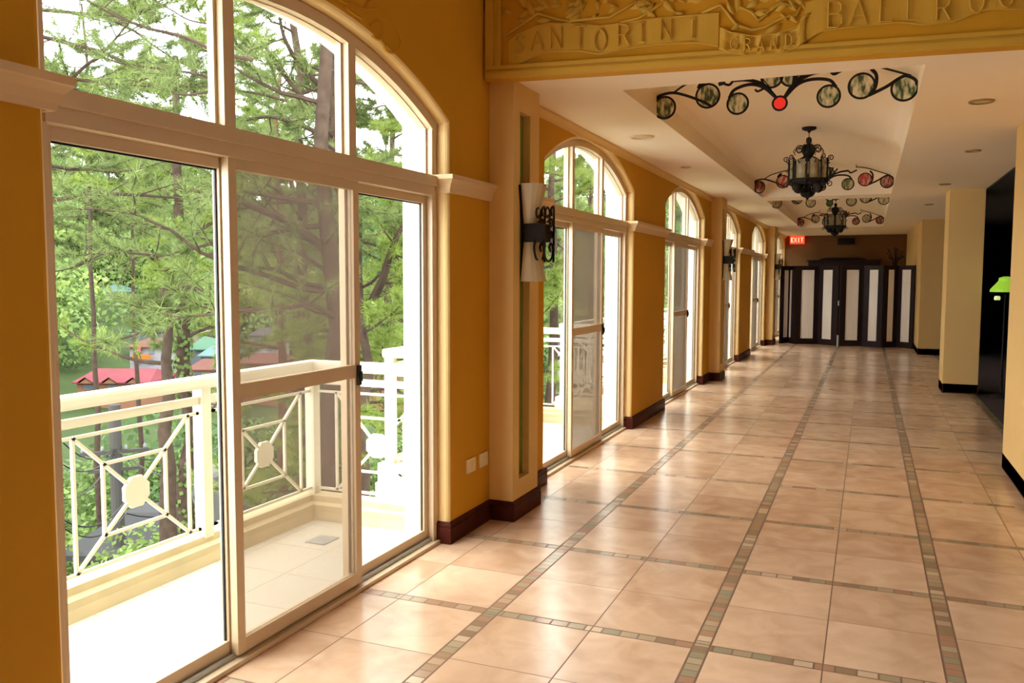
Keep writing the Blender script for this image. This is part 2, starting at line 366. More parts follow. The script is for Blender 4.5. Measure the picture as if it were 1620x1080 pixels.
# ceiling with two vaulted recesses
def soffit():
    mb = MB(); ys = [YB + .02, 5.68, 13.9, 14.5, 22.3, Y1]; xl, xr = -1.57, .27
    z0, z1 = CZ, CZ + .02; sk = lambda x: YB + SK * (x + 2.3) + .04; fn = lambda a, b, w: (a, b, w)
    for xa, xb, ye in ((XE, xl, Y1), (xl, xr, 5.68), (xr, 8, Y1)): mb.prism([(xa, sk(xa)), (xb, sk(xb)), (xb, ye), (xa, ye)], fn, z0, z1)
    for a, b in ((2, 3), (4, 5)): mb.box((xl, ys[a], z0), (xr, ys[b], z1))
    mb.build('ceiling', 'ceil', **K)
    for ya, yb in ((5.68, 13.9), (14.5, 22.3)):
        V = []; F = []; n = 24; xl, xr = -1.574, .274; prof = [(xl, CZ + .012), (xl, 3.03)]
        for k in range(1, n): 
            x = xl + (xr - xl) * k / n; t = (x - (xl + xr) / 2) / ((xr - xl) / 2); prof.append((x, 3.03 + .20 * math.sqrt(max(0, 1 - t * t))**1.3))
        prof += [(xr, 3.03), (xr, CZ + .012)]; m = len(prof)
        for y in (ya - .004, yb + .004): V += [(x, y, z) for x, z in prof]
        F = [(i, i + 1, m + i + 1, m + i) for i in range(m - 1)] + [tuple(range(m)), tuple(range(m, 2 * m))[::-1]]
        MB().add(V, F).build('ceiling_vault', 'ceil', **K)
    MB().box((XE, 6.4, 3.6), (8, Y1, 3.9)).build('ceiling_roof', 'concrete', **K)
    MB().box((XE, Y0 - .3, NZ), (8, 6.5, NZ + .3)).build('ceiling_near', 'ceil', **K)
soffit()
# lintel wall carrying the relief: runs very slightly askew to the corridor

def lin(x, w, z): return (x, YB + SK * (x + 2.3) - w, z)      # w: distance in front of its face
MB().prism([(-2.3, CZ - .005), (8, CZ - .005), (8, NZ), (-2.3, NZ)], lambda a, b, w: lin(a, w, b), 0, -.10).build('wall_lintel', 'wall', **K)

# pilasters with a green slot
for i, (a, b) in enumerate(PIL):
    mb = MB(); xo = -2.13; sa, sb = a + .11, a + .29; z0, z1 = .26, 2.69
    for q in ((a, 0, sa, CZ), (sb, 0, b, CZ), (sa, 0, sb, z0), (sa, z1, sb, CZ)): mb.box((XW - .02, q[0], q[1]), (xo, q[2], q[3]))
    mb.build('wall_pilaster', 'cream', **K)
    MB().box((XW - .02, sa, z0), (xo - .05, sb, z1)).build('wall_pilaster_recess', 'green', **K)

# ledge, baseboard, cornice
BASEP = [(0, 0), (.020, 0), (.020, .098), (.014, .102), (.020, .106), (.020, .118), (.006, .132), (0, .132)]
LEDP = [(0, 2.105), (.018, 2.105), (.022, 2.125), (.034, 2.155), (.052, 2.178), (.058, 2.182), (.058, 2.208), (0, 2.212)]
CORP = [(0, 2.80), (.010, 2.80), (.013, 2.825), (.028, 2.84), (.042, 2.855), (.045, 2.868), (0, 2.869)]
trimn = [0]
def trim(path, prof, m, name=None):
    trimn[0] += 1
    return MB().sweep(path, prof).build(name or 'trim_%d' % trimn[0], m, **K)
edges = [(WIN[i] + HW, WIN[i + 1] - HW) for i in range(len(WIN) - 1)] + [(Y0, WIN[0] - HW)]
for a, b in edges:
    p = [(x, y) for x, y in ((-2.385, a), (XW, a))] if a > Y0 else [(XW, a)]
    pil = [q for q in PIL if a < q[0] < b]
    q = list(p)
    for c, d in pil: q += [(XW, c), (-2.13, c), (-2.13, d), (XW, d)]
    q += [(XW, b), (-2.385, b)]
    trim(q, BASEP, 'base', 'baseboard_left')
    if pil:
        c, d = pil[0]; trim(p + [(XW, c)], LEDP, 'ledge'); trim([(XW, d), (XW, b), (-2.385, b)], LEDP, 'ledge')
    else: trim(p + [(XW, b), (-2.385, b)], LEDP, 'ledge')
for ya, yb in ((PIL[0][1], PIL[1][0]), (PIL[1][1], PIL[2][0]), (PIL[2][1], Y1)): trim([(XW, ya), (XW, yb)], CORP, 'cream')

# right hand side: near pier, two columns, far wall
def rpier(name, x0, y0, x1, y1, z1, m='cream'):
    MB().box((x0, y0, 0), (x1, y1, z1)).build(name, m, bevel=.012, **K)
    trim([(x1, y1), (x0, y1), (x0, y0), (x1, y0)], [( -o, z) for o, z in BASEP][::-1], 'base', 'baseboard_right')
rpier('wall_right', 1.10, 5.6, 1.75, 8.27, CZ)
rpier('wall_right_column', 1.01, 13.49, 1.46, 14.15, CZ)
rpier('wall_right_column', 1.01, 20.15, 1.62, 21.9, CZ)
rpier('wall_right_return', .95, 21.95, 1.60, Y1, CZ)
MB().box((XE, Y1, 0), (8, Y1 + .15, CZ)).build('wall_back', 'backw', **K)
# dark side room
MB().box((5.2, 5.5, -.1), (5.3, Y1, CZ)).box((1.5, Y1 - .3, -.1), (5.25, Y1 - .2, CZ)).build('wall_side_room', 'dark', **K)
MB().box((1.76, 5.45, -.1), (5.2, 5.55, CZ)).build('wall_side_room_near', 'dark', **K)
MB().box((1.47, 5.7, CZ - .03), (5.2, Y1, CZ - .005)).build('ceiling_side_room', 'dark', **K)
# near lobby shell behind the camera
MB().box((6.5, Y0, 0), (6.65, 5.45, NZ)).build('wall_lobby_right', 'lobby', **K)
MB().box((XE, Y0 - .15, 0), (6.6, Y0, NZ)).build('wall_lobby_back', 'lobby', **K)

# ------------------------------------------------------------------ windows
def window(c, idx):
    w = st('window_%d' % idx, (XF, c, 0)); h = HW - .004; y0, y1 = c - h, c + h; m1, m2 = c - .44, c + .44
    xa, xb = -2.455, -2.375
    # outer frame with the straight-chord fanlight lights
    mb = MB(); mb.box((xa, y0, 0), (xb, y0 + .055, SPR)); mb.box((xa, y1 - .055, 0), (xb, y1, SPR)); mb.box((xa - .03, y0, 0), (xb + .025, y1, .022))
    mb.build('window_frame', 'frame', w, bevel=.004)
    MB().box((xa + .01, y0 + .055, .022), (xa + .03, y1 - .055, .05)).box((xb - .03, y0 + .055, .022), (xb - .015, y1 - .055, .042)).build('door_track', 'alum', w)
    MB().box((xa, y0 + .04, 2.085), (xb + .012, y1 - .04, 2.20)).box((xb, y0 + .04, 2.14), (xb + .028, y1 - .04, 2.20)).build('transom', 'frame', w, bevel=.004)
    F = MB(); fn = lambda y, z, x: (x, y, z)
    def chord(ya, yb, za, zb):
        n = 8; ys = [ya + (yb - ya) * k / n for k in range(n + 1)]
        for p, q in zip(ys, ys[1:]): F.prism([(p, arcz(p, c, .004)), (q, arcz(q, c, .004)), (q, arcz(q, c, .06)), (p, arcz(p, c, .06))], fn, xa - .004, xb + .004)
    zc = arcz(c + .44, c) - .055
    chord(y0, m1, SPR - .03, zc); chord(m1, m2, zc, zc); chord(m2, y1, zc, SPR - .03)
    F.build('fanlight_head', 'frame', w)
    for m in (m1, m2):
        MB().box((xa, m - .032, 2.20), (xb, m + .032, zc + .02)).build('mullion', 'frame', w)
    B = MB()
    for ya, yb, za, zb in ((y0 + .055, m1 - .032, SPR - .01, zc + .01), (m1 + .032, m2 - .032, zc, zc), (m2 + .032, y1 - .055, zc + .01, SPR - .01)):
        # glazing bead and fanlight pane
        pts = [(ya, 2.20), (yb, 2.20)] + [(yb + (ya - yb) * k / 6, arcz(yb + (ya - yb) * k / 6, c, .05)) for k in range(7)]
        for i in range(len(pts)):
            p, q = pts[i], pts[(i + 1) % len(pts)]; B.bar((-2.425, *p), (-2.425, *q), .03, .03, up=(1, 0, 0))
        MB().prism(pts, fn, -2.428, -2.422).build('fanlight_pane', 'glass', w)
    B.build('glazing_bead', 'frame', w)
    # sliding leaves
    def leaf(ya, yb, x, name, mt, mid=None, gask=False):
        f = MB(); s = .048; za, zb = .035, 2.09
        f.box((x - .018, ya, za), (x + .018, ya + s, zb)); f.box((x - .018, yb - s, za), (x + .018, yb, zb))
        f.box((x - .018, ya + s, za), (x + .018, yb - s, za + .06)); f.box((x - .018, ya + s, zb - .05), (x + .018, yb - s, zb))
        if mid: f.box((x - .018, ya + s, mid - .033), (x + .018, yb - s, mid + .033))
        L = f.build(name, 'frame', w, bevel=.003)
        MB().box((x - .004, ya + s, za + .06), (x + .004, yb - s, zb - .05)).build('screen_mesh' if mid else 'glass_pane', mt, L)
        if gask:
            g = MB(); g.bar((x, ya + s + .004, za + .06), (x, ya + s + .004, zb - .05), .006, .008, up=(1, 0, 0)); g.bar((x, yb - s - .004, za + .06), (x, yb - s - .004, zb - .05), .006, .008, up=(1, 0, 0))
            g.bar((x, ya + s, zb - .054), (x, yb - s, zb - .054), .006, .008, up=(1, 0, 0)); g.build('gasket', 'gasket', L)
        if mid: MB().box((x + .018, yb - s + .012, mid - .07), (x + .034, yb - .012, mid + .03)).box((x + .034, yb - s + .018, mid - .05), (x + .044, yb - .018, mid)).build('door_latch', 'gasket', L)
        return L
    leaf(y0 + .05, m1 + .02, -2.432, 'sliding_door', 'glass', gask=True)
    leaf(m2 - .02, y1 - .05, -2.432, 'sliding_door', 'glass', gask=True)
    leaf(m1 - .02, m2 + .045, -2.392, 'sliding_screen', 'screen', mid=1.135)
for i, c in enumerate(WIN[:6]): window(c, i + 1)
# the last opening, seen only as a bright slot past the third pilaster
window(WIN[6], 7)

# ------------------------------------------------------------------ balconies
def balcony(c, label):
    ya, yb = c - 1.66, c + 1.66; xi, xo = -3.41, -3.56
    MB().box((xo - .04, ya - .05, -.28), (XE, yb + .05, -.03)).build('balcony_floor', 'balc', **K)
    MB().sweep([(XE, ya - .03), (xo - .03, ya - .03), (xo - .03, yb + .03), (XE, yb + .03)],
               [(0, -.05), (.17, -.05), (.165, -.02), (.155, .03), (.155, .07), (.12, .085), (.12, .125), (0, .125)]).build('trim_kerb', 'curb', **K)
    r = thing('balcony_railing', label, 'railing', (-3.5, c, .125), 'balcony railings')
    x = -3.5; t = MB(); P0, P1 = c - 1.63, c + 1.63
    def hr(z0, z1, w, nm, rr):
        mb = MB(); path = [(XE, P0 + .0), (x, P0), (x, P1), (XE, P1)]
        mb.sweep(path, [(-w / 2, z0), (w / 2, z0), (w / 2, z1), (-w / 2, z1)]); return mb.build(nm, 'rail', r, bevel=rr)
    hr(.975, 1.045, .10, 'handrail', .02); hr(.885, .93, .045, 'lower_rail', .006)
    pw = .036
    for y in (P0, c - .51, c + .58, P1): MB().box((x - pw, y - pw, .11), (x + pw, y + pw, .98)).build('post', 'rail', r, bevel=.005)
    def panel(o, d, n):
        """decorative panel: centre o, unit direction d, half width n"""
        d = Vector(d); Z = Vector((0, 0, 1)); o = Vector(o); mb = MB(); b = .016
        zt, zb, zi, zj = .835, .165, .675, .31; q = n * .8; r_ = .205
        mb.bar(o - d * (n + .12) + Z * zt, o + d * (n + .12) + Z * zt, b); mb.bar(o - d * (n + .12) + Z * zb, o + d * (n + .12) + Z * zb, b)
        for s in (-1, 1):
            mb.bar(o + d * s * q + Z * zb, o + d * s * q + Z * zt, b); mb.bar(o + d * s * r_ + Z * zj, o + d * s * r_ + Z * zi, b)
            for s2 in (zt, zb): mb.bar(o + d * s * q + Z * s2, o + Z * .49, b)
        mb.bar(o - d * r_ + Z * zi, o + d * r_ + Z * zi, b); mb.bar(o - d * r_ + Z * zj, o + d * r_ + Z * zj, b)
        p = mb.build('infill_panel', 'rail', r)
        nn = d.cross(Z); k = MB(); pts = []
        for i in range(16):
            a = 2 * PI * i / 16; rr = .088 if i % 2 else .080; pts.append((math.cos(a) * rr, math.sin(a) * rr))
        k.prism(pts, lambda u, v, w: o + d * u + Z * (v + .49) + nn * w, -.012, .012); k.build('round_plate', 'rail', p, bevel=.003)
    for yc in (c + 1.115, c + .09, c - 1.0): panel((x, yc, 0), (0, 1, 0), .47)
    for yy in (P0, P1): panel((-2.985, yy, 0), (1, 0, 0), .47 if False else .40)
    return r
BL = ['white balcony railing seen through the nearest window, with full round plates in its panels',
      'white balcony railing outside the second window, just past the wall lamp',
      'white balcony railing outside the third window, a thin bright stripe behind its grey screen',
      'white balcony railing outside the fourth window, behind the second wall lamp',
      'white balcony railing outside the farthest window']
for c, l in zip(WIN[1:6], BL): balcony(c, l)
tag(MB().box((-3.17, 4.28, -.032), (-3.03, 4.44, -.024)).build('floor_drain', 'alum'), 'square grey drain grate on the nearest balcony floor', 'drain')

# ------------------------------------------------------------------ relief frieze on the lintel wall
def lp(px, py):
    """where a bearing from the viewpoint meets the lintel wall face: (x, z)"""
    d = FW * FOC + RT * (px - 810) - UP * (py - 540)
    # y = YB + SK*(x+2.3)
    t = (YB + SK * 2.3) / (d.y - SK * d.x); p = EYEP + d * t; return (p.x, p.z)
fz = thing('relief_frieze', 'ochre plaster relief panel with raised lettering and leaves on the beam above the corridor', 'relief', (-.6, YB + SK * 1.7, CZ))
xl, xr = -2.285, 2.6
mb = MB()
for z0, z1, w in ((CZ - .004, CZ + .035, .035), (CZ + .035, CZ + .05, .022), (CZ + .05, CZ + .075, .030)):
    mb.prism([(xl, z0), (xr, z0), (xr, z1), (xl, z1)], lambda a, b, c: lin(a, c, b), -.002, w)
for x0, x1, w in ((xl, xl + .05, .035), (xl + .05, xl + .075, .018), (xl + .075, xl + .10, .028), (xr - .06, xr, .035)):
    mb.prism([(x0, CZ + .075), (x1, CZ + .075), (x1, NZ), (x0, NZ)], lambda a, b, c: lin(a, c, b), -.002, w)
mb.build('moulded_border', 'frieze', fz, bevel=.003)
def ribbon(lo, hi, name, w):
    L = [lp(*p) for p in lo]; H = [lp(*p) for p in hi]
    def interp(P, x):
        if x <= P[0][0]: return P[0][1]
        for a, b in zip(P, P[1:]):
            if x <= b[0]:
                t = (x - a[0]) / (b[0] - a[0]); t = t * t * (3 - 2 * t) * .5 + t * .5; return a[1] + (b[1] - a[1]) * t
        return P[-1][1]
    x0 = max(L[0][0], H[0][0]); x1 = min(L[-1][0], H[-1][0]); n = 40; xs = [x0 + (x1 - x0) * k / n for k in range(n + 1)]
    V = []; F = []
    for k, x in enumerate(xs):
        a, b = interp(L, x), interp(H, x); ww = w * (1 + .35 * math.sin(k * .7))
        V += [lin(x, -.003, a), lin(x, ww, a), lin(x, ww * .75, (a + b) / 2), lin(x, ww, b), lin(x, -.003, b)]
    for k in range(n):
        for j in range(4): F.append((k * 5 + j, k * 5 + j + 1, k * 5 + 5 + j + 1, k * 5 + 5 + j))
    F += [tuple(range(5)), tuple(range(n * 5, n * 5 + 5))]
    m = MB().add(V, F)
    m.tube([lin(x, w, interp(L, x)) for x in xs], .006, 6); m.tube([lin(x, w, interp(H, x)) for x in xs], .005, 6)
    return m.build(name, 'frieze', fz)
ribbon([(806, 108), (822, 101), (850, 89), (872, 82), (915, 81), (950, 86), (990, 78), (1040, 71), (1100, 68), (1138, 73)],
       [(806, 66), (822, 54), (850, 42), (872, 38), (915, 38), (950, 42), (990, 37), (1040, 30), (1100, 25), (1138, 22)], 'ribbon', .014)
ribbon([(1272, 66), (1300, 50), (1350, 43), (1420, 36), (1470, 40), (1510, 34), (1560, 16), (1620, 15), (1700, 22)],
       [(1272, 6), (1300, 0), (1350, -8), (1420, -14), (1470, -14), (1510, -22), (1560, -34), (1620, -38), (1700, -34)], 'ribbon', .014)
ribbon([(1139, 78), (1160, 86), (1195, 91), (1230, 88), (1260, 78), (1274, 66)],
       [(1139, 45), (1160, 54), (1195, 59), (1230, 55), (1260, 46), (1274, 30)], 'banner', .028)
STRK = {
 'S': [[(.62, .84), (.45, .97), (.2, .93), (.12, .75), (.25, .58), (.5, .45), (.62, .28), (.5, .07), (.25, .02), (.08, .16)]],
 'A': [[(.0, 0), (.33, 1), (.68, 0)], [(.12, .36), (.56, .36)]],
 'N': [[(.08, 0), (.08, 1), (.62, 0), (.62, 1)]],
 'T': [[(0, 1), (.7, 1)], [(.35, 1), (.35, 0)]],
 'O': [[(.35 + .3 * math.cos(a * PI / 8), .5 + .5 * math.sin(a * PI / 8)) for a in range(17)]],
 'R': [[(.08, 0), (.08, 1), (.45, 1), (.6, .88), (.6, .66), (.45, .52), (.08, .52)], [(.35, .52), (.64, 0)]],
 'I': [[(.35, 0), (.35, 1)], [(.22, 1), (.48, 1)], [(.22, 0), (.48, 0)]],
 'G': [[(.62, .84), (.45, .98), (.2, .93), (.06, .7), (.06, .3), (.2, .05), (.45, 0), (.62, .14), (.62, .45), (.4, .45)]],
 'D': [[(.08, 0), (.08, 1), (.4, 1), (.62, .75), (.62, .25), (.4, 0), (.08, 0)]],
 'B': [[(.08, 0), (.08, 1), (.45, 1), (.58, .88), (.58, .66), (.45, .54), (.08, .54)], [(.45, .54), (.62, .4), (.62, .14), (.45, 0), (.08, 0)]],
 'L': [[(.08, 1), (.08, 0), (.6, 0)]],
 'M': [[(0, 0), (.08, 1), (.35, .3), (.62, 1), (.7, 0)]]}
def letter(ch, px, py, hpx, w0, wd=1.0):
    x, z = lp(px, py); x2, z2 = lp(px, py - hpx); h = z2 - z; m = MB(); z -= h / 2
    for s in STRK[ch]:
        m.tube([lin(x + (u - .35) * h * .95 * wd, w0 + .002, z + v * h) for u, v in s], .0058, 6)
    m.build('letter', 'frieze', fz)
for ch, px, py, h in (('S', 824, 71, 27), ('A', 851.5, 66, 29), ('N', 882, 61, 33), ('T', 918.7, 60, 34), ('O', 951, 65, 33), ('R', 988, 57, 33), ('I', 1016.5, 53, 30), ('N', 1055, 49, 30), ('I', 1097, 47, 30),
                      ('B', 1321.7, 25, 40), ('A', 1359, 21, 38), ('L', 1403, 17, 37), ('L', 1446, 14, 36), ('R', 1492, 15, 36), ('O', 1545, 4, 36), ('O', 1592, -5, 36), ('M', 1640, -8, 36)):
    letter(ch, px, py, h, .023)
for ch, px, py in (('G', 1163, 71), ('R', 1184, 73), ('A', 1205, 74), ('N', 1226, 71), ('D', 1249, 66)): letter(ch, px, py, 19, .036, .9)
def leaves(name, spots, seed):
    rnd = random.Random(seed); m = MB()
    for px, py, ang, ln in spots:
        x, z = lp(px, py); a = math.radians(ang); d = (math.cos(a), math.sin(a)); n = (-d[1], d[0]); w = ln * .24
        P = [(x, z, 0)]; pts = []
        for t, s in ((0, 0), (.25, .8), (.55, 1), (.8, .55), (1, 0)): pts.append((t, s))
        V = []; bend = rnd.uniform(-.25, .25)
        for t, s in pts:
            cx = x + d[0] * ln * t + n[0] * bend * ln * t * t; cz = z + d[1] * ln * t + n[1] * bend * ln * t * t
            V += [lin(cx + n[0] * w * s, -.002, cz + n[1] * w * s), lin(cx, .012 + .02 * s, cz), lin(cx - n[0] * w * s, -.002, cz - n[1] * w * s)]
        F = []
        for k in range(4): F += [(k * 3, k * 3 + 1, k * 3 + 4, k * 3 + 3), (k * 3 + 1, k * 3 + 2, k * 3 + 5, k * 3 + 4)]
        m.add(V, F)
    return m.build(name, 'frieze', fz, smooth=True)
rnd = random.Random(5)
for (xa, xb, ya, yb, n) in ((812, 985, -20, 34, 34), (985, 1135, -25, 22, 26), (1160, 1280, -30, 40, 30), (1290, 1640, -70, -25, 30)):
    sp_ = []
    for k in range(n): sp_.append((rnd.uniform(xa, xb), rnd.uniform(ya, yb), rnd.choice((20, 150, 60, 120, -20, 200)) + rnd.uniform(-25, 25), rnd.uniform(.06, .13)))
    leaves('leaf_relief', sp_, 3)
m = MB()
for pts in ([(800, 56), (830, 38), (852, 22), (880, 30), (900, 34)], [(905, 34), (935, 30), (965, 28), (990, 14), (1010, 2)], [(982, 36), (1010, 30), (1040, 12), (1060, -4)],
            [(1110, 22), (1140, 8), (1150, 20), (1165, 40), (1190, 48), (1210, 44), (1235, 30), (1260, 25), (1268, 8)], [(1165, 10), (1190, 20), (1200, 34), (1215, 20), (1235, 5), (1262, 12)]):
    m.tube([lin(lp(*p)[0], .010, lp(*p)[1]) for p in pts], .010, 6)
m.build('scroll_stem', 'frieze', fz, smooth=True)
# scroll relief on the wall above the nearest arch
def wl(px, py):
    d = FW * FOC + RT * (px - 810) - UP * (py - 540); t = XW / d.x; p = EYEP + d * t; return (XW, p.y, p.z)
m = MB()
for pts in ([(545, -30), (556, 2), (575, 14), (600, 16), (622, 40), (633, 66), (625, 82), (612, 80), (606, 66)], [(556, 2), (548, 12), (560, 22), (572, 30)], [(575, 14), (584, 0), (600, -10), (630, -14)], [(520, -20), (535, -2), (552, 8)], [(585, 40), (598, 34), (606, 48), (600, 62), (590, 58)]):
    q = [Vector(wl(*p)) for p in pts]; m.tube(smooth(q), .008, 6)
o = m.build('wall_scroll', 'wall', smooth=True); tag(o, 'faint yellow plaster scroll relief on the wall above the nearest arched window', 'relief')

# ------------------------------------------------------------------ electrical bits
for k, (y, l) in enumerate(((4.83, 'cream double socket plate low on the yellow wall, nearer the big window'), (5.02, 'cream socket plate low on the yellow wall, next to the slotted pilaster'))):
    r = thing('wall_socket', l, 'socket', (XW, y, .42), 'socket plates low on the wall')
    MB().box((XW - .001, y - .065, .375), (XW + .008, y + .065, .465)).build('face_plate', 'plastic', r, bevel=.003)
    f = MB()
    for yy in (y - .03, y + .03):
        f.box((XW + .008, yy - .022, .395), (XW + .011, yy + .022, .445))
    f.build('socket_insert', 'plastic', r)

DL = [(-1.91, 7.57, .11, 'round white ceiling speaker nearest the relief beam, above the second window'), (-1.95, 9.78, .06, 'small round ceiling fitting farther along above the windows'),
      (.70, 6.97, .085, 'round brass downlight nearest the relief beam, on the right of the ceiling'), (.905, 9.57, .075, 'second round downlight along the right of the ceiling'),
      (.895, 12.76, .075, 'third round downlight along the right of the ceiling'), (.90, 16.07, .075, 'fourth downlight along the right of the ceiling, the farthest one')]
for i, (x, y, r, l) in enumerate(DL):
    t = thing('ceiling_speaker' if i == 0 else 'recessed_downlight', l, 'speaker' if i == 0 else 'ceiling light', (x, y, CZ), None if i == 0 else 'round ceiling fittings')
    mt = 'frame' if i < 2 else 'bronze'
    MB().lathe((x, y, CZ), [(r, .003), (r, -.006), (r * .92, -.012), (r * .74, -.010), (r * .70, .003)], 28).build('trim_ring', mt, t, smooth=False)
    MB().lathe((x, y, CZ), [(r * .72, .003), (r * .72, -.004), (.004, -.006)], 24).build('grille' if i == 0 else 'lamp_face', 'ledge' if i == 0 else 'alab', t)

# ------------------------------------------------------------------ chandeliers
def spiral(c, r, a0, turns, ax, up, n=14, shrink=.25):
    P = []
    for k in range(n + 1):
        t = k / n; a = a0 + turns * 2 * PI * t; rr = r * (1 - (1 - shrink) * t)
        P.append(Vector(c) + ax * math.cos(a) * rr + up * math.sin(a) * rr)
    return P
def chandelier(x, y, zt, label):
    c = thing('chandelier', label, 'chandelier', (x, y, zt), 'iron lantern chandeliers'); Z = Vector((0, 0, 1)); o = Vector((x, y, zt))
    MB().lathe(o, [(.075, .03), (.075, -.012), (.05, -.025), (.018, -.032), (.012, -.05)], 28).build('canopy', 'iron', c, smooth=True)
    MB().tube([o - Z * .04, o - Z * .12], .006, 8).build('rod', 'bronze', c)
    MB().lathe(o, [(.012, -.095), (.028, -.11), (.030, -.15), (.018, -.165), (.045, -.18), (.068, -.20), (.066, -.26), (.05, -.29), (.03, -.31), (.035, -.35)], 20).build('crown', 'iron', c, smooth=True)
    m = MB()
    for k in range(8):
        a = 2 * PI * (k + .5) / 8; d = Vector((math.cos(a), math.sin(a), 0))
        m.tube([o - Z * .19 + d * .05] + spiral(o - Z * .225 + d * .10, .042, PI / 2, -1.25, d, Z), .005, 6)
        m.tube([o - Z * .30 + d * .04, o - Z * .33 + d * .10, o - Z * .37 + d * .15, o - Z * .385 + d * .20, o - Z * .36 + d * .235], .006, 6)
        m.tube([o - Z * .22 + d * .145, o - Z * .25 + d * .165, o - Z * .275 + d * .15], .004, 5)
    m.build('scroll_crest', 'iron', c)
    R = .185
    for k in range(8):
        a0, a1 = 2 * PI * k / 8, 2 * PI * (k + 1) / 8; p = [o + R * Vector((math.cos(q), math.sin(q), 0)) for q in (a0, a1)]
        am = (a0 + a1) / 2; d = Vector((math.cos(am), math.sin(am), 0)); s = (p[1] - p[0]).normalized(); mid = (p[0] + p[1]) / 2
        V = []
        for j in range(7):
            t = (j / 6 - .5); q = mid + s * t * .098 + d * (.02 * math.cos(t * PI)); V += [q - Z * .345, q - Z * .55]
        F = [(2 * j, 2 * j + 1, 2 * j + 3, 2 * j + 2) for j in range(6)]
        MB().add(V, F).build('glass_panel', 'lantern', c)
    for k in range(8):
        a = 2 * PI * k / 8; d = Vector((math.cos(a), math.sin(a), 0)); q = o + d * (R + .012)
        m = MB(); m.bar(q - Z * .325, q - Z * .60, .024, .018)
        m.tube([q - Z * .33] + spiral(q - Z * .325 + d * .032, .032, PI, -1.3, d, Z), .0055, 6)
        m.tube([q - Z * .57] + spiral(q - Z * .60 + d * .022, .03, PI / 2, -1.1, d, Z), .006, 6)
        m.tube(spiral(q - Z * .45 + d * .014, .02, PI, -1.2, d, Z), .004, 5)
        m.build('upright', 'iron', c)
    MB().lathe(o, [(.16, -.545), (.215, -.545), (.218, -.56), (.205, -.585), (.17, -.60), (.14, -.605), (.14, -.56)], 32).build('bottom_ring', 'iron', c)
    for k in range(4):
        a = PI / 4 + k * PI / 2; q = o + Vector((math.cos(a), math.sin(a), 0)) * .15
        MB().lathe(q, [(.012, -.60), (.05, -.605), (.052, -.63), (.036, -.665), (.012, -.68)], 14).build('candle_cup', 'iron', c)
    m = MB()
    for k in range(10):
        a = 2 * PI * k / 10; d = Vector((math.cos(a), math.sin(a), 0)); m.tube([o + d * .15 - Z * .59, o + d * .06 - Z * .62, o + d * .055 - Z * .65, o + d * .078 - Z * .685, o + d * .055 - Z * .72, o + d * .005 - Z * .742], .006, 5)
    m.lathe(o, [(.03, -.58), (.04, -.66), (.062, -.69), (.045, -.72), (.012, -.74), (.016, -.752), (.004, -.765)], 16)
    m.build('basket', 'iron', c); return c
chandelier(-.64, 9.8, 3.222, 'black iron chandelier with amber glass lanterns, the nearer and larger of the two')
chandelier(-.66, 18.4, 3.222, 'black iron chandelier with glass lanterns, the smaller one farther down the corridor')

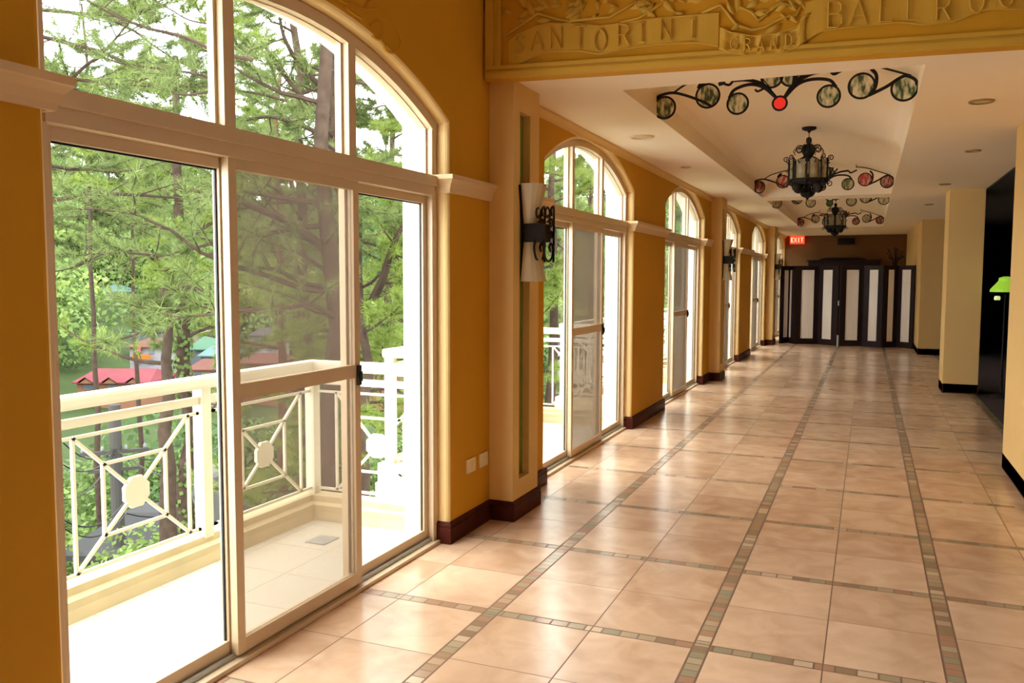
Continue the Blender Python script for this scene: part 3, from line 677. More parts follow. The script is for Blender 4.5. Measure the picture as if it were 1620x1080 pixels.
# ------------------------------------------------------------------ ironwork sprays in the recesses
def spray(Y, cx, dz, mats, label):
    t = thing('ironwork_spray', label, 'ceiling ornament', (cx, Y, 3.1 + dz), 'ironwork sprays across the ceiling recesses')
    P = lambda u, z: (cx + u, Y, z + dz)
    D = [(-.862, 2.935, .083), (-.53, 3.0, .088), (-.305, 2.925, .076), (0, 2.905, .05), (.34, 2.930, .077), (.56, 2.985, .087), (.84, 2.945, .084), (-.06, 3.10, .075), (.075, 3.10, .075)]
    for (u, z, r), mt in zip(D, mats):
        f = MB(); f.tube([P(u + r * math.cos(a * PI / 16), z + r * math.sin(a * PI / 16)) for a in range(33)], .0085, 6, cap=False)
        g = f.build('medallion_ring', 'iron', t)
        MB().prism([(u + r * math.cos(a * PI / 16), z + r * math.sin(a * PI / 16)) for a in range(32)], lambda a, b, w: (cx + a, Y + w, b + dz), -.004, .004).build('medallion_glass', mt, g)
    s = MB(); k = lambda pts, r=.009: s.tube(smooth([P(*p) for p in pts]), r * 1.25, 6)
    k([(-.94, 2.99), (-.90, 3.03), (-.80, 3.045), (-.68, 3.01), (-.56, 2.955), (-.50, 2.918)]); k([(-.80, 3.04), (-.70, 3.10), (-.58, 3.135), (-.44, 3.16)], .006)
    k([(-.60, 3.06), (-.585, 3.09), (-.55, 3.115)], .013)
    k([(-.37, 2.97), (-.33, 3.03), (-.22, 3.06), (-.12, 3.03), (-.03, 2.95)], .010)
    k([(-.02, 2.94), (-.12, 3.05), (-.24, 3.095), (-.34, 3.10)], .011); k([(-.34, 3.10), (-.37, 3.07), (-.41, 3.085), (-.40, 3.12), (-.34, 3.115)], .008); k([(-.40, 3.09), (-.45, 3.08)], .012)
    k([(-.03, 2.95), (-.10, 3.06), (-.18, 3.14)], .005); k([(-.12, 3.02), (-.16, 3.005), (-.18, 3.02)], .007)
    for e in ((.14, 3.17), (.10, 3.17), (.20, 3.15)): k([(.03, 2.94), (.08 + e[0] * .1, 3.03), e], .010)
    k([(.03, 2.94), (.10, 3.04), (.22, 3.10), (.34, 3.115)], .011); k([(.34, 3.115), (.37, 3.085), (.41, 3.10), (.45, 3.12)], .009)
    k([(.03, 2.94), (.12, 3.03), (.22, 3.06), (.34, 3.045), (.39, 2.99)], .010)
    k([(.62, 3.10), (.655, 3.05), (.65, 2.97), (.61, 2.915)], .011); k([(.61, 2.915), (.72, 2.965), (.80, 3.015), (.85, 3.03), (.905, 3.0), (.92, 2.96)], .010)
    k([(.88, 3.03), (.72, 3.09), (.58, 3.14), (.44, 3.165)], .006)
    s.build('scroll_stem', 'iron', t)
    # hangers up to the vault
    h = MB()
    for u in (-.44, 0, .44):
        q = u / .92; zt = 3.03 + .20 * math.sqrt(1 - q * q) ** 1.3
        h.tube([(cx + u, Y, 3.15 + dz if abs(u) > .1 else 3.14 + dz), (cx + u, Y, zt + .004)], .005, 6)
    h.build('hanger', 'iron', t)
n = 'd_'
spray(6.7, -.65, 0, ['d_reed', 'd_reed', 'd_reed', 'd_red', 'd_reed', 'd_reed', 'd_reed', 'd_reed', 'd_reed'], 'wrought iron spray with reed-painted discs and a bright red centre, nearest the relief beam')
spray(12.9, -.65, 0, ['d_wine', 'd_rose', 'd_olive', 'd_olive', 'd_olive', 'd_rose', 'd_wine', 'd_olive', 'd_olive'], 'iron spray with red marbled discs just behind the nearer chandelier')
spray(15.5, -.65, -.02, ['d_tan', 'd_tan', 'd_tan', 'd_green', 'd_tan', 'd_tan', 'd_tan', 'd_tan', 'd_tan'], 'iron spray with tan discs and a green centre, starting the farther recess')
spray(21.0, -.65, -.01, ['d_wine', 'd_tan', 'd_olive', 'd_olive', 'd_wine', 'd_tan', 'd_wine', 'd_tan', 'd_tan'], 'wrought iron spray with small dark discs behind the farther chandelier')

# ------------------------------------------------------------------ wall lamps on the pilasters
def sconce(yc, label):
    t = thing('wall_sconce', label, 'wall lamp', (-2.13, yc, 1.9), 'wall lamps on the pilasters'); x = -2.128
    def frus(z0, z1, w0, w1, d0, d1, nm):
        V = []; n = 8
        for z, w, d in ((z0, w0, d0), (z1, w1, d1)):
            for k in range(n + 1):
                a = PI * k / n; V.append((x + .012 + d * math.sin(a) ** .6, yc - w * math.cos(a), z))
            V.append((x + .012, yc, z))
        m = n + 2; F = [(k, (k + 1) % m, m + (k + 1) % m, m + k) for k in range(m)]; F.append(tuple(range(m))[::-1]); F.append(tuple(range(m, 2 * m)))
        return MB().add(V, F).build(nm, 'alab', t)
    frus(1.93, 2.225, .045, .105, .06, .135, 'upper_shade'); frus(1.585, 1.86, .105, .050, .135, .07, 'lower_shade')
    m = MB(); m.prism([(yc - .07, 1.62), (yc + .07, 1.62), (yc + .055, 1.9), (yc + .115, 2.215), (yc - .115, 2.215), (yc - .055, 1.9)], lambda y, z, w: (x + w, y, z), -.004, .012)
    m.build('back_plate', 'iron', t)
    MB().box((x + .012, yc - .075, 1.845), (x + .155, yc + .075, 1.965)).build('centre_box', 'iron', t, bevel=.008)
    m = MB(); X = Vector((0, 1, 0)); Z = Vector((0, 0, 1))
    for xx, yy in ((x + .165, yc), (x + .10, yc + .09)):
        m.tube(smooth([(xx, yc + .10, 1.72), (xx, yc + .105, 1.75), (xx, yc + .105, 2.05), (xx, yc + .08, 2.08), (xx, yc + .05, 2.06), (xx, yc + .06, 2.02)]), .008, 6)
        m.tube(spiral((xx, yc - .02, 2.03), .055, -PI / 2, 1.2, X, Z, 18, .35), .007, 6); m.tube(spiral((xx, yc + .055, 1.98), .035, PI, 1.3, X, Z, 16, .3), .006, 6)
        m.tube(spiral((xx, yc + .06, 1.90), .03, 0, -1.3, X, Z, 16, .3), .006, 6)
        m.tube(smooth([(xx, yc - .07, 1.86), (xx, yc - .09, 1.80), (xx, yc - .05, 1.735), (xx, yc + .02, 1.72), (xx, yc + .08, 1.75), (xx, yc + .09, 1.81), (xx, yc + .05, 1.84), (xx, yc + .02, 1.81), (xx, yc + .04, 1.785)]), .008, 6)
    m.tube([(x + .155, yc, 1.9), (x + .165, yc + .105, 1.9), (x + .01, yc + .07, 1.9)], .007, 6)
    m.build('scroll_bracket', 'iron', t)
for (a, b), l in zip(PIL, ('wrought iron wall lamp with flared alabaster shades on the nearest pilaster', 'wrought iron wall lamp on the second pilaster, in front of the fourth window', 'small wrought iron wall lamp on the farthest pilaster beside the folding screen')):
    sconce(a + .20, l)

# ------------------------------------------------------------------ folding screen and far end
def flx(px, z=0):
    d = FW * FOC + RT * (px - 810) - UP * (548 - 540); return d.x / d.y
hp = [1233, 1246.5, 1257, 1293, 1324.5, 1326.5, 1363.5, 1394.5, 1417.5, 1444]
ysc = [22.05, 22.5, 22.05, 21.75, 22.05, 22.05, 21.8, 22.1, 21.75, 22.05]
ysc = [21.95, 22.35, 21.95, 22.15, 21.75, 21.72, 21.85, 21.65, 21.85, 21.55]
pts = [(flx(p) * y, y) for p, y in zip(hp, ysc)]
fs = thing('folding_screen', 'dark wood folding screen with tall cream fabric strips closing the corridor end', 'screen', (-.6, 21.9, 0))
fabr = [(.28, .84), (.10, .50), (.22, .78), (.22, .70), None, (.24, .78), (.28, .74), (.28, .70), (.24, .78)]
for i in range(9):
    if fabr[i] is None: continue
    a, b = Vector((*pts[i], 0)), Vector((*pts[i + 1], 0)); d = (b - a).normalized(); L = (b - a).length; n = Vector((0, 0, 1)).cross(d); f0, f1 = fabr[i]
    def pm(u0, u1, z0, z1, w0, w1):
        V = [a + d * u + n * w + Vector((0, 0, z)) for z in (z0, z1) for w in (w0, w1) for u in (u0, u1)]
        return V, [(0, 2, 3, 1), (4, 5, 7, 6), (0, 1, 5, 4), (2, 6, 7, 3), (0, 4, 6, 2), (1, 3, 7, 5)]
    m = MB(); e = .004
    for q in ((e, L * f0, .02, 1.93), (L * f1, L - e, .02, 1.93), (L * f0, L * f1, .02, .16), (L * f0, L * f1, 1.83, 1.93)): m.add(*pm(*q, -.02, .02))
    m.add(*pm(L * f0 - .015, L * f0, .15, 1.84, -.026, .026)); m.add(*pm(L * f1, L * f1 + .015, .15, 1.84, -.026, .026))
    pn = m.build('panel_frame', 'woodk', fs)
    MB().add(*pm(L * f0, L * f1, .16, 1.83, -.006, .006)).build('fabric_strip', 'fabric', pn)
MB().tube([(pts[4][0], pts[4][1] - .05, .98), (pts[4][0], pts[4][1] - .05, 1.10)], .012, 8).build('pull_handle', 'chrome', fs)
MB().tube([(pts[4][0], pts[4][1] - .035, 0), (pts[4][0], pts[4][1] - .035, .28)], .016, 8).build('floor_bolt', 'chrome', fs)
yb = Y1
dc = thing('cabinet', 'dark wooden cabinet front with stepped top showing above the folding screen', 'cabinet', (-.6, yb - .3, 0))
MB().box((-1.62, yb - .45, 0), (.28, yb - .02, 2.12)).build('body', 'woodk', dc)
MB().box((-1.66, yb - .50, 2.12), (.32, yb - .02, 2.15)).build('cornice', 'woodk', dc, bevel=.01)
MB().prism([(-1.35, 2.15), (-.05, 2.15), (-.15, 2.20), (-.3, 2.22), (-1.1, 2.22), (-1.25, 2.20)], lambda x, z, w: (x, yb - .4 + w, z), 0, .3).build('pediment', 'woodk', dc)
vs = thing('tall_vase', 'dark tall vase of dry stems above the right end of the folding screen', 'vase', (.62, 24.5, 0))
MB().lathe((.62, 24.5, 0), [(.12, 0), (.16, .3), (.2, .9), (.14, 1.5), (.07, 1.75), (.10, 1.85)], 20).build('vase_body', 'woodk', vs, smooth=True)
m = MB(); rnd = random.Random(8)
for k in range(14):
    a = rnd.uniform(0, 6.28); m.tube([(.62, 24.5, 1.7), (.62 + .06 * math.cos(a), 24.5 + .06 * math.sin(a), 2.1), (.62 + .22 * math.cos(a), 24.5 + .2 * math.sin(a), 2.25 + rnd.uniform(-.1, .2))], .012, 5)
m.build('dry_stem', 'woodk', vs)
gr = thing('air_grille', 'dark rectangular air grille high on the end wall behind the farther chandelier', 'air grille', (-.5, yb - .05, 2.7))
g0 = MB(); g0.box((-.86, yb - .08, 2.60), (-.40, yb - .01, 2.78)); g0.build('casing', 'iron', gr, bevel=.006)
m = MB()
for k in range(5): m.box((-.84, yb - .09, 2.62 + k * .03), (-.42, yb - .08, 2.635 + k * .03))
m.build('louvre', 'woodk', gr)
ex = thing('exit_sign', 'small glowing red exit sign high on the end wall, left of the chandelier', 'sign', (-1.93, yb - .06, 2.7))
q = Vector((-1.96, yb - .16, 2.745)); MB().box((q.x - .2, q.y, q.z - .115), (q.x + .2, q.y + .06, q.z + .115)).build('sign_box', 'red_e', ex, bevel=.006)
MB().tube([(q.x, q.y + .03, q.z + .11), (q.x, q.y + .03, CZ)], .01, 6).build('stem', 'iron', ex)
def sign_letter(kind, x):
    m = MB(); h, w, b = .13, .065, .018; z = q.z - .065; y0, y1 = q.y - .008, q.y + .002
    bx = lambda x0, z0, x1, z1: m.box((x + x0, y0, z + z0), (x + x1, y1, z + z1))
    if kind == 'E': bx(0, 0, b, h); bx(b, 0, w, b); bx(b, h / 2 - b / 2, w * .85, h / 2 + b / 2); bx(b, h - b, w, h)
    if kind == 'X': m.bar((x, q.y - .003, z), (x + w, q.y - .003, z + h), b, .01); m.bar((x + w, q.y - .003, z), (x, q.y - .003, z + h), b, .01)
    if kind == 'I': bx(w / 2 - b / 2, 0, w / 2 + b / 2, h)
    if kind == 'T': bx(w / 2 - b / 2, 0, w / 2 + b / 2, h - b); bx(0, h - b, w, h)
    m.build('letter', 'sign_w', ex)
for i, ch in enumerate('EXIT'): sign_letter(ch, q.x - .17 + i * .09)

# green lamp in the dark side room
lx, ly = 1.72, 13.3
lm = thing('floor_lamp', 'floor lamp with a glowing green glass shade standing in the dark room on the right', 'lamp', (lx, ly, 0))
MB().lathe((lx, ly, 0), [(.14, 0), (.14, .02), (.04, .05), (.015, .07), (.012, 1.40)], 20).build('stand', 'iron', lm)
MB().lathe((lx, ly, 0), [(.19, 1.44), (.185, 1.475), (.09, 1.59), (.085, 1.63), (.03, 1.65)], 24).build('lamp_shade', 'glow_g', lm)
MB().lathe((lx - .10, ly - .05, 0), [(.035, 1.33), (.04, 1.36), (.03, 1.385)], 12).build('bulb', 'glow_w', lm)
MB().bar((lx, ly, 1.36), (lx - .10, ly - .05, 1.39), .012).build('bulb_arm', 'iron', lm)
# ------------------------------------------------------------------ terrain
RAD = [3, 8, 14, 20, 28, 40, 55, 75, 100, 125, 150, 180, 210, 250, 300, 360, 450]
HGT = [-6, -5.6, -6, -7, -8.5, -10.5, -12.5, -13.5, -12.5, -10, -6.5, -1.5, 5, 15, 28, 36, 40]
def terrain(x, y):
    d = math.hypot(x, y)
    z = float(np.interp(d, RAD, HGT)); a = math.atan2(-x, y)
    return z + .02 * d * math.sin(a * 7 + 1) * (d > 60) * min(1, (d - 60) / 60 if d > 60 else 0)
V = []; F = []; na, nr = 60, 48; ds = [3 * (450 / 3) ** (k / (nr - 1)) for k in range(nr)]
for d in ds:
    for k in range(na + 1):
        a = math.radians(-2 + 104 * k / na); x, y = -d * math.sin(a), d * math.cos(a); V.append((min(x, -2.9) if d < 60 else x, y, terrain(x, y)))
for i in range(nr - 1):
    for k in range(na): F.append((i * (na + 1) + k, i * (na + 1) + k + 1, (i + 1) * (na + 1) + k + 1, (i + 1) * (na + 1) + k))
MB().add(V, F).build('hillside', 'grass', smooth=True, **K)

# ------------------------------------------------------------------ vegetation
def rawmesh(name, V, F3, m, parent=None):
    me = bpy.data.meshes.new(name); nv, nf = len(V), len(F3); k = F3.shape[1]
    me.vertices.add(nv); me.vertices.foreach_set('co', V.astype(np.float32).ravel())
    me.loops.add(nf * k); me.loops.foreach_set('vertex_index', F3.astype(np.int32).ravel())
    me.polygons.add(nf); me.polygons.foreach_set('loop_start', np.arange(0, nf * k, k, dtype=np.int32)); me.polygons.foreach_set('loop_total', np.full(nf, k, dtype=np.int32))
    me.update(calc_edges=True); return link(name, me, m, parent)
def unit(a): return a / np.maximum(np.linalg.norm(a, axis=-1, keepdims=True), 1e-9)
def needle_mesh(tips, dirs, rs, ln, wd, K_, name, m, parent):
    n = len(tips); T = np.repeat(tips, K_, 0); D = np.repeat(dirs, K_, 0); N = len(T)
    t = rs.rand(N, 1); base = T - D * t * ln * 1.1
    r = unit(rs.randn(N, 3)); d = unit(D * (.55 + .3 * (1 - t)) + r * .8); s = unit(np.cross(d, rs.randn(N, 3)))
    L = ln * (.7 + .5 * rs.rand(N, 1)); e = base + d * L; w = wd * (.7 + .6 * rs.rand(N, 1))
    V = np.stack([base - s * w / 2, base + s * w / 2, e], 1).reshape(-1, 3); Fc = np.arange(N * 3).reshape(-1, 3)
    return rawmesh(name, V, Fc, m, parent)
def pine(base, H, r, lab, seed, nb=26, bl=3.2, fol=(.25, 1.0), tips_per=10, ln=.16, wd=.009, kn=22, needle='needle', bark='bark', lean=(0, 0), extra=(), az=None, ivy=False, droop=.15, group='pines growing below the balconies'):
    rs = np.random.RandomState(seed); b = np.array(base, float)
    t = thing('pine_tree', lab, 'tree', tuple(b), group)
    n = 12; wob = rs.randn(n + 1, 2) * r * .35; tp = []
    for k in range(n + 1):
        q = k / n; tp.append(b + np.array([lean[0] * q + wob[k, 0], lean[1] * q + wob[k, 1], H * q]))
    MB().tube([Vector(p) for p in tp], [r * (1 - .72 * k / n) * (1.25 if k == 0 else 1) for k in range(n + 1)], 12).build('trunk', bark, t, smooth=True)
    tips = []; dirs = []; m = MB()
    def tuft_line(P, frac, cnt):
        P = np.array(P); seg = len(P) - 1
        for _ in range(cnt):
            u = (1 - frac + frac * rs.rand()) * seg; i = min(int(u), seg - 1); f = u - i
            p = P[i] * (1 - f) + P[i + 1] * f; d = unit(P[i + 1] - P[i] + rs.randn(3) * .25 * np.linalg.norm(P[i + 1] - P[i])); tips.append(p + d * ln * .5); dirs.append(d)
    def branch(p0, a, L, el, r0):
        P = [np.array(p0)]; d = np.array([math.cos(a) * math.cos(el), math.sin(a) * math.cos(el), math.sin(el)]); ns = 7
        for k in range(ns):
            d = unit(d + rs.randn(3) * .16 + np.array([0, 0, -droop * .35 if k < 3 else droop * .3])); P.append(P[-1] + d * L / ns)
        m.tube([Vector(p) for p in P], [r0 * (1 - .8 * k / ns) for k in range(ns + 1)], 5)
        for k in range(2, ns + 1):
            for sgn in (-1, 1):
                if rs.rand() < .2: continue
                dd = unit(P[k] - P[k - 1]); side = unit(np.cross(dd, [0, 0, 1.])) * sgn; l2 = L * (.42 - .035 * k) * (.7 + .6 * rs.rand())
                Q = [P[k]]; d2 = unit(dd * .7 + side * .8 + np.array([0, 0, .15]) + rs.randn(3) * .15)
                for j in range(3): d2 = unit(d2 + rs.randn(3) * .2 + np.array([0, 0, .06])); Q.append(Q[-1] + d2 * l2 / 3)
                m.tube([Vector(p) for p in Q], [r0 * .32, r0 * .22, r0 * .14, r0 * .07], 4); tuft_line(Q, .75, tips_per)
        tuft_line(P[-3:], 1, tips_per // 2)
    for k in range(nb):
        q = fol[0] + (fol[1] - fol[0]) * (k + rs.rand() * .6) / nb; i = min(int(q * n), n - 1); f = q * n - i; p0 = tp[i] * (1 - f) + tp[i + 1] * f
        a = rs.rand() * 2 * PI if az is None else math.radians(az[0] + (az[1] - az[0]) * rs.rand())
        L = bl * (1.05 - .6 * max(0, (q - .35) / .65)) * (.75 + .4 * rs.rand()); branch(p0, a, L, rs.uniform(-.1, .45), r * .30 * (1.1 - .6 * q))
    for P, r0 in extra:
        P = [np.array(p) for p in P]
        SP = smooth(P, 4); m.tube(SP, [r0 * (1 - .6 * k / (len(SP) - 1)) for k in range(len(SP))], 8)
        for k in range(1, len(P)):
            for j in range(2):
                dd = unit(P[k] - P[k - 1]); f = rs.rand(); c0 = P[k - 1] * (1 - f) + P[k] * f; a = rs.rand() * 6.28
                Q = [c0]; d2 = unit(dd * .7 + rs.randn(3) * .6)
                for _ in range(3): d2 = unit(d2 + rs.randn(3) * .2); Q.append(Q[-1] + d2 * .28)
                m.tube([Vector(p) for p in Q], [r0 * .3, r0 * .2, r0 * .14, .003], 4); tuft_line(Q, .6, tips_per // 2)
        tuft_line(P[-2:], .5, 4)
    m.build('branches', bark, t, fix=False)
    needle_mesh(np.array(tips), np.array(dirs), rs, ln, wd, kn, 'needles', needle, t)
    if ivy:
        N = 900; q = rs.rand(N) * .8; i = (q * n).astype(int); A = np.array(tp); f = (q * n - i)[:, None]; c = A[i] * (1 - f) + A[i + 1] * f
        a = rs.rand(N) * 6.28; nn = np.stack([np.cos(a), np.sin(a), rs.randn(N) * .4], 1); c = c + nn * r * .95; s = unit(np.cross(nn, rs.randn(N, 3))); u = unit(np.cross(nn, s)); w = .05
        V = np.stack([c - s * w, c - u * w, c + s * w, c + u * w], 1).reshape(-1, 3); rawmesh('ivy', V, np.arange(N * 4).reshape(-1, 4), 'leaf', t)
    return t
def g(px, zc, py=560):
    p = at(px, py, zc); return (p.x, p.y, terrain(p.x, p.y) - .2)
def pl(pts): return [tuple(at(*p)) for p in pts]
pine(g(262, 16), 8.15, .24, 'straight grey-brown pine trunk left of the ivy-covered one, seen through the leftmost pane', 1, nb=5, bl=2.0, fol=(.9, 1), extra=[(pl([(262, 432, 16), (244, 408, 15.6), (215, 393, 15), (170, 398, 14.4), (120, 420, 14)]), .07), (pl([(262, 470, 16), (290, 452, 15.6), (330, 462, 15.2), (380, 460, 15)]), .05)], needle='needle')
pine(g(292, 17.5), 13, .22, 'ivy-covered pine trunk just right of the straight grey-brown trunk', 2, nb=16, bl=3, fol=(.45, 1), ivy=True, needle='needle2', bark='bark')
pine(g(522, 11), 14, .17, 'thick grey pine trunk with long branches behind the screen door of the nearest window', 3, nb=18, bl=3.2, fol=(.50, 1), az=(60, 300),
     extra=[(pl([(522, 402, 11), (495, 378, 10.8), (455, 350, 10.5), (420, 335, 10.2), (388, 322, 10), (340, 300, 9.8)]), .065), (pl([(518, 362, 11), (505, 325, 10.8), (470, 317, 10.6), (425, 310, 10.3), (385, 303, 10)]), .045),
            (pl([(515, 455, 11), (480, 448, 10.9), (440, 428, 10.7), (400, 422, 10.6)]), .04), (pl([(518, 430, 11), (480, 405, 10.7), (440, 388, 10.5)]), .03)])
pine(g(445, 23), 15, .17, 'reddish pine trunk farther back, left half of the screen door', 4, nb=20, bl=3.6, fol=(.5, 1), bark='barkr', ln=.22, wd=.014)
pine(g(472, 30), 17, .2, 'second reddish trunk behind, middle of the screen door', 41, nb=20, bl=4, fol=(.5, 1), bark='barkr', ln=.26, wd=.018)
pine(g(575, 13), 9.5, .14, 'dark pine trunk in the right pane of the nearest window, behind the balcony corner', 5, nb=20, bl=2.1, fol=(.42, 1), needle='needle2', extra=[(pl([(592, 470, 13), (606, 440, 12.8), (616, 405, 12.6), (629, 372, 12.4), (640, 350, 12.3)]), .07)])
pine(g(60, 12), 14, .17, 'near pine left of the nearest window whose branches cross the upper left panes', 6, nb=16, bl=4.0, fol=(.62, 1), az=(-60, 120),
     extra=[(pl([(400, 95, 9), (345, 82, 9), (290, 58, 9), (235, 45, 9), (190, 28, 9), (150, 8, 9), (110, -20, 9)]), .022), (pl([(345, 126, 9.3), (300, 115, 9.3), (245, 108, 9.3), (190, 100, 9.3), (150, 85, 9.4)]), .015),
            (pl([(345, 40, 9.2), (300, 32, 9.2), (270, 15, 9.2), (240, 0, 9.2)]), .011), (pl([(330, 145, 9.5), (290, 150, 9.5), (250, 138, 9.6)]), .016)], needle='needle')
pine(g(150, 27), 19, .11, 'tall bushy pine at the far left of the leftmost pane', 7, nb=30, bl=4.2, fol=(.66, 1), ln=.24, wd=.018, tips_per=9)
pine(g(215, 33), 19, .12, 'tall bushy pine behind the straight grey-brown trunk', 8, nb=30, bl=4.6, fol=(.66, 1), ln=.28, wd=.022, tips_per=9)
pine(g(350, 26), 20, .12, 'tall bushy pine behind the post between the left pane and the screen door', 9, nb=34, bl=4.4, fol=(.55, 1), ln=.24, wd=.018, tips_per=9, needle='needle2')
pine(g(480, 19), 17.5, .18, 'spreading pine high in the middle fanlight pane', 10, nb=26, bl=3.4, fol=(.55, 1), ln=.2, wd=.013, extra=[(pl([(527, 260, 13), (530, 200, 13), (522, 150, 13), (528, 100, 13), (515, 50, 13)]), .12), (pl([(528, 190, 13), (490, 165, 12.7), (450, 120, 12.5), (420, 75, 12.4)]), .05), (pl([(526, 150, 13), (480, 110, 12.8), (450, 60, 12.6), (440, 10, 12.6)]), .045), (pl([(526, 225, 13), (480, 200, 12.8), (430, 185, 12.6), (390, 190, 12.5)]), .04)])
pine(g(620, 22), 15, .17, 'bright green pine in the upper right fanlight pane', 11, nb=28, bl=3.4, fol=(.35, 1), ln=.2, wd=.014, needle='needle2')
pine(g(655, 18), 15, .13, 'slender pine at the right edge of the nearest window, behind the fanlight', 16, nb=26, bl=2.8, fol=(.5, 1), ln=.18, wd=.012)
pine(g(720, 17), 13, .16, 'pine hidden mostly by the yellow pier right of the nearest window', 12, nb=26, bl=3.2, fol=(.3, 1), needle='needle2')
pine(g(872, 20), 13, .18, 'bright green pine outside the left pane of the second window', 13, nb=36, bl=2.7, fol=(.22, 1), ln=.2, wd=.014, needle='needle2', tips_per=12)
pine(g(935, 34), 18, .2, 'pine outside the second window, behind its grey screen door', 14, nb=36, bl=4, fol=(.25, 1), ln=.28, wd=.02, needle='needle')
pine(g(1010, 42), 20, .2, 'pine far along the slope outside the second and third windows', 15, nb=30, bl=4.2, fol=(.2, 1), ln=.3, wd=.024)

def blob(name, seed, nl, size, mt, lobes):
    rs = np.random.RandomState(seed); C_ = []
    for _ in range(lobes):
        c = rs.randn(3) * [.42, .42, .25]; c[2] = abs(c[2]) * 1.2 + .55; C_.append((c, .38 + .3 * rs.rand()))
    P = []; Nn = []
    per = nl // lobes
    for c, r in C_:
        d = unit(rs.randn(per, 3)); rr = r * (.75 + .3 * rs.rand(per, 1)); P.append(c + d * rr * [1, 1, .8]); Nn.append(d)
    P = np.concatenate(P); Nn = unit(np.concatenate(Nn) + rs.randn(len(P), 3) * .5)
    s = unit(np.cross(Nn, rs.randn(len(P), 3))); u = np.cross(Nn, s); w = size * (.6 + .8 * rs.rand(len(P), 1))
    V = np.stack([P - s * w, P - u * w * .6, P + s * w, P + u * w * .6], 1).reshape(-1, 3); return V, np.arange(len(P) * 4).reshape(-1, 4)
def btree(loc, sc, seed, nl, size, mt, lab, group, lobes=9, name='broadleaf_tree', cat='tree'):
    t = thing(name, lab, cat, loc, group); V, Fq = blob('x', seed, nl, size, mt, lobes); V = V * sc + np.array(loc)
    MB().tube([Vector(loc) - Vector((0, 0, 1)), Vector(loc) + Vector((0, 0, .9 * sc))], [.05 * sc, .03 * sc], 7).build('trunk', 'bark', t, fix=False)
    rawmesh('foliage', V, Fq, mt, t); return t
PP = [(-150, 200), (-210, 130), (-110, 230), (-190, 180)]
protos = [btree((*PP[i], terrain(*PP[i])), 5.2, 50 + i, 2600, .055, mt, 'leafy green tree among many on the wooded slope across the valley', 'leafy trees on the far slope')
          for i, mt in enumerate(('leaf', 'leaf2', 'leafd', 'leaf'))]
rnd = random.Random(77)
CLEAR = [(47.8, 55, 104, 6.5), (46, 60, 118, 4.5), (42.5, 62, 140, 5), (48.0, 104, 172, 3.8), (38.5, 66, 125, 4.5), (32, 66, 112, 3.5), (19.5, 60, 100, 2.5)]
cnt = 0
for ring, (d0, d1, num) in enumerate(((36, 60, 24), (60, 90, 34), (95, 135, 46), (135, 180, 50), (180, 240, 56), (240, 330, 56))):
    for k in range(num):
        az_ = 12 + 62 * (k + rnd.random()) / num; d = rnd.uniform(d0, d1)
        if any(abs(az_ - a) < wdt and lo < d < hi for a, lo, hi, wdt in CLEAR): continue
        x, y = -d * math.sin(math.radians(az_)), d * math.cos(math.radians(az_)); pr = protos[rnd.randrange(4)]
        c = copy_tree(pr); s = rnd.uniform(.7, 1.1) * (1 + d / 330) * (.62 if d < 90 else 1); c.scale = (s, s, s * rnd.uniform(.85, 1.15)); c.rotation_euler.z = rnd.uniform(0, 6.28); c.location = (x, y, terrain(x, y) - .4); cnt += 1
# shrubs on the bank right under the balconies
for i, (px, zc, s, mt) in enumerate(((140, 17, 1.6, 'leaf'), (215, 20, 1.9, 'leaf2'), (250, 14, 1.4, 'leaf'), (345, 23, 2.0, 'leaf2'), (400, 15, 1.5, 'leaf'), (470, 17, 1.6, 'leafd'), (560, 14, 1.5, 'leaf2'), (610, 16, 1.8, 'leaf'), (640, 24, 2.4, 'leaf2'), (870, 26, 2.2, 'leaf2'), (900, 36, 3, 'leaf'), (180, 30, 2.6, 'leaf'), (290, 34, 2.8, 'leafd'), (110, 24, 2.2, 'leaf2'))):
    p = g(px, zc); btree((p[0], p[1], p[2] + .1), s, 90 + i, 1800, .05, mt, 'low leafy shrub on the bank below the balconies', 'shrubs on the bank', 7, 'shrub', 'shrub')

